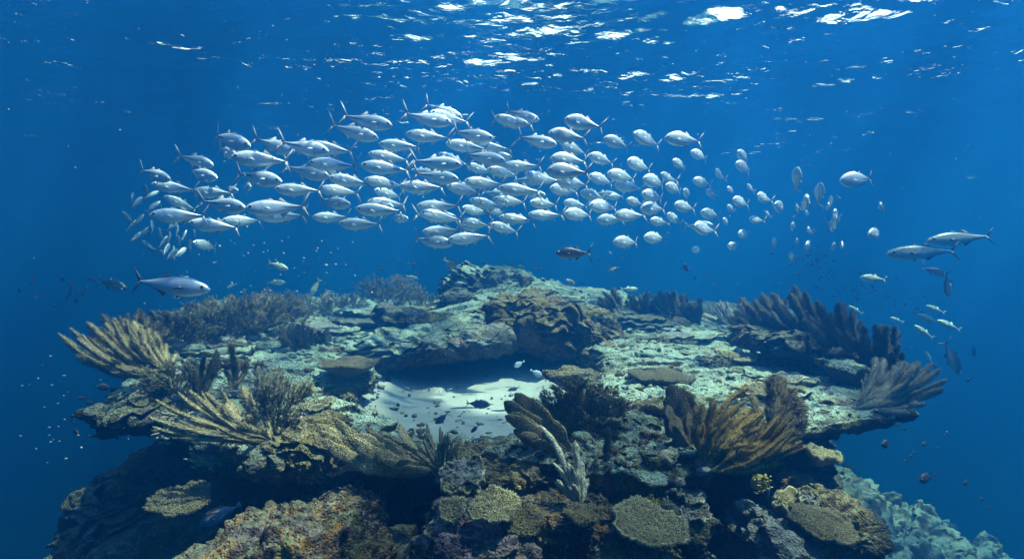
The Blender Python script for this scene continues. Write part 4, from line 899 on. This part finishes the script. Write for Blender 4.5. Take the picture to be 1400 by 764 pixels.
for nm, kw in {
        'jack': dict(h=.25, th=.125, body=M['silver'], fin=M['fin'], tail_h=.46, back=.95),
        'trevally': dict(h=.355, th=.15, body=M['silver'], fin=M['fin'], tail_h=.46, dors=.06, back=1.06),
        'jackdim': dict(h=.24, th=.125, body=M['dimsilver'], fin=M['tunafin'], tail_h=.44),
        'tuna': dict(h=.225, th=.15, body=M['tuna'], fin=M['tunafin'], tail_h=.34, dors=.06, tail_l=.18, finlets=True),
        'darkjack': dict(h=.31, th=.15, body=M['darkback'], fin=M['tunafin'], tail_h=.52, dors=.08),
        'kingfish': dict(h=.185, th=.12, body=M['kingfish'], fin=M['tunafin'], tail_h=.26, dors=.05, tail_l=.19),
        'yellowtail': dict(h=.26, th=.14, body=M['greenfish'], fin=M['yellowfin'], tail_h=.28),
        'scad': dict(h=.22, th=.13, body=M['greenfish'], fin=M['greenfish'], tail_h=.24),
        'blue': dict(h=.33, th=.15, body=M['bluefish'], fin=M['blue_fin'], tail_h=.34),
        'paleblue': dict(h=.44, th=.14, body=M['paleblue'], fin=M['paleblue'], tail_h=.3, round_tail=True),
        'damsel': dict(h=.46, th=.2, body=M['black'], fin=M['black'], tail_h=.34, dors=.09),
        'small': dict(h=.34, th=.18, body=M['black'], fin=M['black'], tail_h=.30, dors=.05, res=14),
        'grouper': dict(h=.36, th=.2, body=M['brown'], fin=M['brown'], round_tail=True, dors=.1),
        'parrot': dict(h=.31, th=.17, body=M['parrot'], fin=M['parrot'], tail_h=.24, round_tail=True),
        'orange': dict(h=.40, th=.16, body=M['orange_fish'], fin=M['yellowfin'], tail_h=.26),
        'pied': dict(h=.34, th=.18, body=M['pied'], fin=M['black'], tail_h=.3)}.items():
    kw = dict(kw)
    MESH[nm] = [fish_mesh('fish_' + nm, bend=b, **kw) for b in ((0.0, 0.5, -0.5) if nm in ('jack', 'trevally', 'blue', 'damsel', 'jackdim') else (0.12,))]
def put_fish(kind, n_, t_, L, label, cat='fish', name='fish', group=None, d=None, toward=1, roll=0, variant=None):
    """nose and tail fork as seen in the picture; the true length L fixes how far the fish turns out of the picture plane"""
    lp = max(2.0, math.hypot(n_[0] - t_[0], n_[1] - t_[1])); LL = L * 0.93
    if d is None or LL * F / d < lp: d = LL * F / lp
    full = LL * F / d; yaw = math.acos(min(1, lp / full)) * toward
    mid = Vector(at((n_[0] + t_[0]) / 2, (n_[1] + t_[1]) / 2, d))
    fx, fz = (n_[0] - t_[0]) / lp, -(n_[1] - t_[1]) / lp
    fwd = Vector((fx * math.cos(yaw), -math.sin(yaw), fz * math.cos(yaw))).normalized()
    up = Vector((0, 0, 1)) if abs(fwd.z) < 0.93 else Vector((-fx, 0.2, 0.3))
    y = up.cross(fwd).normalized(); z = fwd.cross(y)
    if roll: q = Matrix.Rotation(roll, 3, fwd); y = q @ y; z = q @ z
    v = MESH[kind]; me = v[variant if variant is not None else random.randrange(len(v))]
    o = bpy.data.objects.new(name, me); COL.objects.link(o)
    m4 = Matrix((fwd, y, z)).transposed().to_4x4(); 
    o.matrix_world = Matrix.Translation(mid - fwd * 0.03 * L) @ m4 @ Matrix.Scale(L, 4)
    tag(o, label, cat, group); return o

S = []   # the school: nose x, nose y, tail x, tail y
S += [(348,203,281,180),(330,215,292,200),(407,209,350,190),(296,228,246,212),(302,245,249,231),(238,247,188,231),(321,216,389,219),(389,250,321,236),
 (212,253,262,259),(264,262,317,264),(231,270,262,286),(211,295,274,294),(341,286,277,274),(262,305,321,311),(308,303,352,300),(341,286,412,282),(353,295,413,295),(274,332,290,338),(350,258,324,253),
 (538,174,473,158),(518,190,456,172),(453,210,387,194),(420,200,479,206),(518,197,573,201),(504,211,557,218),(422,223,486,227),(495,227,557,232),(453,243,394,228),(452,244,504,251),(500,247,551,252),
 (378,259,436,260),(438,259,489,262),(482,281,430,272),(546,255,605,256),(504,277,553,279),(487,286,548,288),(540,284,485,279),(428,297,476,297),(464,306,519,306),(515,262,548,268),
 (633,163,582,142),(618,170,556,156),(590,158,634,164),(556,185,612,188),(676,192,618,177),(610,197,665,203),(650,198,697,205),(692,223,634,208),(722,172,674,162),(676,162,725,170),(737,166,693,150),(761,200,710,185),
 (632,227,568,219),(600,212,638,225),(687,226,738,228),(628,247,571,236),(635,249,688,251),(612,256,655,262),(640,228,670,234),(666,233,710,238),(681,258,738,261),(570,282,627,282),(625,298,570,294),(575,292,629,300),
 (578,317,630,315),(620,334,565,325),(613,328,669,322),(642,274,690,284),(633,285,665,291),(674,273,720,276),(632,302,669,308),(682,297,730,302),(671,307,708,317),(717,240,762,247),(722,293,768,295),(724,278,762,279),(663,285,692,290),
 (771,164,821,174),(749,183,799,190),(766,198,802,210),(824,190,862,201),(864,185,903,197),(752,217,801,221),(804,213,839,223),(747,234,802,236),(855,222,891,230),(829,238,871,244),(804,241,840,250),(876,246,914,251),
 (760,248,805,253),(751,258,790,262),(792,264,828,270),(839,253,877,258),(875,266,911,271),(855,274,880,279),(831,270,852,268),(770,277,801,282),(804,282,847,283),(873,286,911,285),(770,293,811,293),(815,301,850,300),(839,295,880,295),(887,302,914,305),
 (837,331,875,331),(878,325,912,326),(907,255,937,261),(910,293,933,305),(908,189,958,193),(942,209,971,216),(917,221,942,229),(975,234,992,244),(1004,209,1029,222),(1002,225,1033,234),(945,247,974,252),(992,257,1007,263),(1020,253,1031,261),
 (963,261,983,269),(998,274,1027,279),(1031,268,1056,274),(919,281,952,285),(955,291,986,295),(945,310,978,316),(975,312,941,308),(986,300,1000,307),(992,282,1006,288),(1022,300,1045,302),(1006,320,1030,320),(944,341,964,342),(992,336,1014,337),(1053,281,1081,287),(1045,290,1054,296),
 (1088,229,1091,260),(1120,250,1121,280),(1146,248,1198,243),(1196,282,1211,284),(1181,321,1214,318),(1093,273,1109,285),(1085,283,1096,290),(1098,290,1109,294),(1077,308,1092,313),(1100,313,1112,317),(1085,328,1094,333),(1096,336,1114,334),(1081,344,1083,358),(1135,268,1137,282),(1134,290,1150,296),(1133,301,1148,305),(1130,310,1147,313),(1140,331,1137,347),(1146,340,1156,327),(1058,325,1059,338),(1127,281,1136,285)]
# fish seen dimly deeper inside the thick of the school
_r = random.Random(4)
extra = [(598,238,560,232),(700,215,655,212),(590,262,552,258),(700,268,662,262),(745,268,712,262),(650,258,612,250),(790,232,758,228),(842,268,812,264),(560,300,528,296),(470,240,430,236),(330,262,300,258),(900,240,925,246),(930,262,950,268),(655,312,628,308),(740,250,706,244)]
left_tail = [(177,262,183,280),(190,268,184,286),(172,290,178,306),(194,292,186,310),(196,322,206,306),(204,300,212,318),(210,306,200,324),(222,312,216,328),(226,322,220,340),(228,316,236,334),(240,300,232,316),(246,308,238,326),(248,322,242,340),(254,314,248,334),
 (196,328,208,342),(204,338,220,346),(214,342,230,350),(228,332,226,350),(238,340,230,356),(250,338,244,352),(264,328,256,344),(268,314,262,332),(216,274,204,288),(224,280,212,294),(204,254,194,268),(234,336,240,352),(182,300,176,318),(190,316,182,332),(212,260,202,272)]
placed = []
def pick_depth(x, y, base, spread):
    best, bd = None, -1
    for _ in range(14):
        d = base + _r.uniform(-spread, spread)
        dist = min([9] + [abs(d - q[2]) + math.hypot(x - q[0], y - q[1]) / 55 for q in placed if math.hypot(x - q[0], y - q[1]) < 60])
        if dist > bd: best, bd = d, dist
    placed.append((x, y, best)); return best
items = []
for (a, b_, c, e) in S:
    x, y = (a + c) / 2, (b_ + e) / 2; lp = math.hypot(a - c, b_ - e)
    tr = x > 745
    L = 0.56 if tr else 0.57
    if x > 1055: base = 9.4
    elif tr: base = 7.6
    else: base = 7.9
    dmax = L * .93 * F / lp
    d = pick_depth(x, y, base, 0.9)
    if tr:
        L = 0.46; ymax = 20 if x < 860 else (32 if x < 960 else (44 if x < 1055 else 64))
        if lp > 45: ymax = 8
        elif lp > 20: ymax = min(ymax, 40)
        d = L * .93 * F * math.cos(R(ymax * _r.uniform(0.75, 1.1))) / lp
        if abs(a - c) < 5: L = 0.36; d = L * .93 * F * .95 / lp
        if d > 10.2: L *= 10.2 / d; d = 10.2
    else: d = dmax * (_r.uniform(0.93, 1.0) if lp > 46 else _r.uniform(0.72, 0.9))
    d = min(d, 10.5)
    items.append(('trevally' if tr else 'jack', a, b_, c, e, L, d, 'bright'))
for (a, b_, c, e) in extra: items.append(('jack', a, b_, c, e, 0.55, 11.0 + _r.uniform(-.6, 1), 'dim'))
for (a, b_, c, e) in left_tail: items.append(('jack' if _r.random() < .2 else 'jackdim', a, b_, c, e, 0.32, 10.5 + _r.uniform(-1, 1.5), 'turning'))
# labels: where in the school a fish swims, then its rank there
cols = [(150, 262, 'left end of the school'), (262, 345, 'above the back hedge'), (345, 420, 'above the lone round fan'), (420, 500, 'above the pale far table coral'), (500, 560, 'above the large hazy bush'), (560, 620, 'left of the summit'),
        (620, 680, 'above the rock summit'), (680, 745, 'just right of the summit'), (745, 800, 'above the swimming dark tuna'), (800, 860, 'above the curled dark plume'), (860, 930, 'above the middle step plumes'), (930, 1000, 'above the faded plume'),
        (1000, 1065, 'sparse right part'), (1065, 1250, 'right tip of school')]
rows = [(0, 185, 'top edge'), (185, 215, 'upper rows'), (215, 245, 'upper middle'), (245, 275, 'middle rows'), (275, 305, 'lower middle'), (305, 420, 'bottom edge')]
ordw = ['leftmost', 'second from left', 'third from left', 'fourth from left', 'fifth from left', 'sixth from left', 'seventh from left', 'eighth from left', 'ninth from left', 'tenth from left', 'eleventh from left', 'twelfth from left', 'thirteenth from left', 'fourteenth from left']
cells = {}
for it in items:
    if it[7] == 'turning': continue
    x, y = (it[1] + it[3]) / 2, (it[2] + it[4]) / 2
    ci = next(i for i, q in enumerate(cols) if q[0] <= x < q[1]); ri = next(i for i, q in enumerate(rows) if q[0] <= y < q[1])
    cells.setdefault((ci, ri, it[7], 'left' if it[1] < it[3] else 'right'), []).append((x, it))
for (ci, ri, br, face), lst in cells.items():
    lst.sort(key=lambda q: q[0])
    for i, (x, it) in enumerate(lst):
        look = ('silver jack' if it[0] == 'jack' else 'deep silver jack') if br == 'bright' else 'dim bluish jack'
        where = f'{rows[ri][2]}, {cols[ci][2]}'
        lab = f'{look} facing {face}, {where}' if len(lst) == 1 else f'{look} facing {face}, {ordw[i]}, {where}'
        if len(lab.split()) > 16: lab = lab.replace('deep bodied silver', 'deep silver')
        put_fish(it[0], it[1:3], it[3:5], it[5], lab, 'fish', 'jack_fish', 'silver jacks of the big school', d=it[6], toward=1, roll=(1.3 if abs(it[1] - it[3]) < 5 else _r.uniform(-.18, .12) * (1 if face == 'left' else -1)))
tl = sorted([it for it in items if it[7] == 'turning'], key=lambda q: q[2])
for i, it in enumerate(tl):
    put_fish(it[0], it[1:3], it[3:5], it[5], 'small bluish jack in the turning tangle at the lower left of the school', 'fish', 'jack_fish', 'turning jacks at the left end', d=it[6], toward=_r.choice((-1, 1)), roll=_r.uniform(-.9, .9))

# --- other fish
for k, n_, t_, L, lb, cat, nm in [
    ('tuna', (287,396), (186,384), .78, 'big blue backed tuna swimming right above the left hedge', 'tuna', 'tuna_fish'),
    ('darkjack', (760,346), (806,346), .38, 'black backed jack with pale belly swimming alone under the school', 'fish', 'jack_fish'),
    ('darkjack', (173,394), (135,384), .45, 'teal jack left of the big tuna', 'fish', 'jack_fish'),
    ('darkjack', (133,385), (116,380), .4, 'small dim jack behind the teal jack tail', 'fish', 'jack_fish'),
    ('kingfish', (1212,347), (1302,343), .9, 'long striped kingfish nearest at far right, lower one', 'fish', 'king_fish'),
    ('kingfish', (1268,329), (1350,323), .9, 'long kingfish at far right, upper one', 'fish', 'king_fish'),
    ('yellowtail', (1176,379), (1209,382), .35, 'slim yellow tailed fish below the school at right', 'fish', 'yellowtail_fish'),
    ('darkjack', (1292,376), (1263,366), .4, 'silver belly fish with yellow tint under the kingfish', 'fish', 'jack_fish'),
    ('darkjack', (1296,406), (1295,372), .4, 'dark jack hanging nose down below the kingfish', 'fish', 'jack_fish'),
    ('darkjack', (1311,512), (1293,468), .55, 'dark striped tuna diving at the far right', 'tuna', 'tuna_fish'),
    ('scad', (1266,418), (1290,427), .33, 'pale dim fish, top one of the loose right group', 'fish', 'scad_fish'),
    ('scad', (1254,430), (1282,440), .33, 'pale dim fish, second row of the loose right group', 'fish', 'scad_fish'),
    ('scad', (1281,438), (1311,450), .35, 'pale dim fish at the right of the loose right group', 'fish', 'scad_fish'),
    ('scad', (1250,445), (1274,461), .33, 'pale fish angled down in the loose right group', 'fish', 'scad_fish'),
    ('scad', (1217,434), (1234,440), .25, 'small pale fish left of the loose right group', 'fish', 'scad_fish'),
    ('scad', (1160,418), (1178,428), .28, 'slim pale fish over the right rim plumes', 'fish', 'scad_fish'),
    ('scad', (1265,480), (1274,495), .25, 'dim fish left of the diving dark tuna', 'fish', 'scad_fish'),
    ('small', (1283,505), (1275,497), .16, 'small dim fish tailing the dim fish', 'fish', 'small_fish'),
    ('small', (1332,488), (1331,472), .25, 'dim dark fish rising at the far right', 'fish', 'small_fish'),
    ('small', (1320,522), (1330,514), .2, 'slim dark fish right below the diving tuna', 'fish', 'small_fish'),
    ('yellowtail', (394,368), (368,359), .3, 'pale green fish, upper of two left of centre', 'fish', 'yellowtail_fish'),
    ('yellowtail', (390,386), (366,386), .3, 'pale green fish, lower of two left of centre', 'fish', 'yellowtail_fish'),
    ('yellowtail', (424,404), (437,383), .3, 'pale green fish diving nose down left of centre', 'fish', 'yellowtail_fish'),
    ('scad', (258,379), (243,381), .2, 'small pale fish just above the big tuna', 'fish', 'scad_fish'),
    ('scad', (310,393), (323,388), .2, 'small pale green fish right of the big tuna', 'fish', 'scad_fish'),
    ('scad', (236,407), (252,404), .2, 'small blue green fish under the big tuna', 'fish', 'scad_fish'),
    ('darkjack', (372,411), (347,399), .4, 'dark pinkish jack over the right end of the left hedge', 'fish', 'jack_fish'),
    ('small', (390,419), (388,399), .3, 'black fish hanging vertical over the left hedge', 'fish', 'small_fish'),
    ('orange', (623,367), (608,355), .25, 'orange brown fish left above the summit', 'fish', 'reef_fish'),
    ('scad', (572,381), (556,377), .2, 'small silver fish above the large hazy bush', 'fish', 'scad_fish'),
    ('scad', (621,387), (637,387), .2, 'small silver fish at the left face of the summit', 'fish', 'scad_fish'),
    ('scad', (872,395), (850,395), .25, 'thin white fish above the dark curled plume', 'fish', 'scad_fish'),
    ('paleblue', (585,453), (603,443), .3, 'pale oval fish resting before the dark ledge', 'fish', 'reef_fish'),
    ('blue', (670,553), (639,551), .235, 'dark blue fish over the sand, facing right', 'fish', 'blue_fish'),
    ('blue', (699,548), (729,547), .25, 'slate fish over the right of the sand, facing left', 'fish', 'blue_fish'),
    ('blue', (694,535), (710,529), .16, 'bright blue fish above the slate fish', 'fish', 'blue_fish'),
    ('blue', (595,579), (612,565), .15, 'dark blue fish angled down over the left sand', 'fish', 'blue_fish'),
    ('blue', (644,591), (654,581), .09, 'tiny blue fish low over the sand', 'fish', 'blue_fish'),
    ('blue', (643,605), (662,600), .115, 'blue fish at the near rim of the sand pool', 'fish', 'blue_fish'),
    ('paleblue', (703,501), (716,494), .14, 'pale blue disc fish at the left under the ochre rock', 'fish', 'reef_fish'),
    ('paleblue', (741,514), (726,506), .15, 'pale blue disc fish at the right under the ochre rock', 'fish', 'reef_fish'),
    ('parrot', (273,716), (328,690), .32, 'blue and brown parrotfish lying low at bottom left, lower one', 'parrotfish', 'parrot_fish'),
    ('parrot', (352,680), (328,696), .2, 'grey parrotfish at the tail of the larger one', 'parrotfish', 'parrot_fish'),
    ('paleblue', (401,639), (421,617), .15, 'pale blue fish by the wall left of the small tan fan', 'fish', 'reef_fish'),
    ('grouper', (341,498), (303,498), .26, 'dark brown fish before the forked feather coral', 'fish', 'reef_fish'),
    ('scad', (200,538), (226,533), .2, 'bright blue slim fish under the large left plume', 'fish', 'scad_fish'),
    ('scad', (276,452), (290,450), .16, 'tiny striped green fish before the left hedge', 'fish', 'scad_fish'),
    ('scad', (1151,634), (1171,640), .14, 'pale fish in the shadow of the right wall', 'fish', 'scad_fish'),
    ('blue', (1049,683), (1053,656), .15, 'blue fish hanging nose down at the right wall', 'fish', 'blue_fish'),
    ('orange', (905,684), (921,695), .1, 'small yellow fish beside the yellow plate coral', 'fish', 'reef_fish'),
    ('pied', (786,388), (771,381), .2, 'black and white fish left of the middle of the open water', 'fish', 'reef_fish'),
    ('pied', (832,371), (846,365), .2, 'black and white fish facing left above the far slope', 'fish', 'reef_fish'),
    ('pied', (717,366), (708,362), .15, 'black and white fish just right of the summit', 'fish', 'reef_fish'),
    ('pied', (832,344), (838,348), .12, 'tiny pied fish right of the black backed jack', 'fish', 'reef_fish'),
    ('damsel', (935,360), (941,373), .2, 'black oval fish diving under the school right of centre', 'fish', 'damsel_fish'),
    ('damsel', (948,382), (953,377), .12, 'small black fish below the black oval one', 'fish', 'damsel_fish')]:
    lp = math.hypot(n_[0] - t_[0], n_[1] - t_[1]); 
    put_fish(k, n_, t_, L, lb, cat, nm, variant=0)
GD = 'dim jacks of the small far left group'
for i, (x, y) in enumerate(((85,381),(98,388),(108,398),(90,407),(104,411),(114,402),(96,398),(117,392),(26,396),(51,404),(44,383),(75,416))):
    a = _r.uniform(-.5, .9); put_fish('darkjack' if i % 2 else 'small', (x + 7 * math.cos(a), y + 7 * math.sin(a)), (x - 7 * math.cos(a), y - 7 * math.sin(a)), .35, 'dim dark fish in the small group at the far left', 'fish', 'small_fish', GD, d=13)
for i, (x, y, l) in enumerate(((143,529,16),(123,540,6),(124,561,8),(132,561,20),(133,573,12),(98,569,10),(122,550,8),(100,577,6),(103,590,13),(140,579,7),(120,595,7),(151,592,6),(128,596,7),(150,545,9),(162,557,6),(112,544,8),(160,598,7))):
    a = _r.uniform(-.3, .3); f_ = 1 if i % 3 else -1
    put_fish('damsel', (x + f_ * l / 2, y + a * l / 2), (x - f_ * l / 2, y - a * l / 2), l * 1.15 * 6.4 / (.93 * F), 'black oval fish in the cluster left of the reef wall', 'fish', 'damsel_fish', 'black fish left of the reef wall', d=6.4)
for i, (x, y, l) in enumerate(((1212,606,20),(1264,606,11),(1283,611,6),(1246,624,8),(1238,629,6),(1265,652,24),(1280,648,5),(1321,660,12),(1343,680,9),(1352,694,6),(1226,580,6),(1237,586,5),(1250,618,5),(1325,518,6))):
    put_fish('damsel', (x - l / 2, y - .5 + (i % 3) * 1.2), (x + l / 2, y + 1.5 - (i % 4) * 1.1), l * 1.15 * 6.6 / (.93 * F), 'black oval fish scattered in the dark water right of the reef', 'fish', 'damsel_fish', 'black fish right of the reef', d=6.6)
for i in range(44):
    x, y = _r.uniform(640, 985), _r.uniform(348, 412)
    if i < 14: x, y = _r.uniform(480, 640), _r.uniform(352, 398)
    l = _r.uniform(3.5, 7); a = _r.uniform(-1, 1)
    put_fish('small', (x - l / 2 * math.cos(a), y - l / 2 * math.sin(a)), (x + l / 2 * math.cos(a), y + l / 2 * math.sin(a)), .1, 'tiny black fish hovering over the middle of the reef', 'fish', 'small_fish', 'tiny black fish over the reef', d=11)
for i in range(125):
    t = _r.random(); x = 1050 + 230 * t + _r.gauss(0, 14); y = 352 + 82 * t ** 1.2 + _r.gauss(0, 20) * (1 - .4 * t)
    if y < 330 or y > 440: continue
    l = _r.uniform(3, 7.5); a = _r.uniform(-.2, .7)
    put_fish('small', (x - l / 2 * math.cos(a), y - l / 2 * math.sin(a)), (x + l / 2 * math.cos(a), y + l / 2 * math.sin(a)), .13, 'tiny dark fish in the loose cloud above the right rim plumes', 'fish', 'small_fish', 'cloud of tiny fish at right', d=13 + _r.uniform(-1, 1))
def snow():
    mb = MB(); v, f = ico(1); r = random.Random(12)
    pts = []
    for i in range(46): pts.append((r.gauss(372, 55), r.gauss(352, 30), 5.2, r.uniform(.003, .010)))
    for i in range(24): pts.append((r.gauss(85, 30), r.gauss(575, 42), 6.5, r.uniform(.004, .017)))
    for i in range(420): pts.append((r.uniform(0, 1400), r.uniform(0, 600) ** 1.0, r.uniform(2.2, 10), r.uniform(.0012, .0045)))
    for i in range(120): pts.append((r.uniform(300, 1150), r.uniform(20, 330), r.uniform(4, 9), r.uniform(.003, .007)))
    for x, y, d, s in pts:
        if y > 400 and d > 4 and 150 < x < 1250: d = r.uniform(2, 3.4); s *= .5
        mb.add(v * s * [r.uniform(.7, 1.6), 1, r.uniform(.6, 1.1)] + at(x, y, d), f)
    tag(mb.obj('floating_specks', plain('plankton', (0.42, 0.48, 0.46), 0.6)), 'pale plankton specks drifting in the water', 'plankton', kind='stuff')
snow()
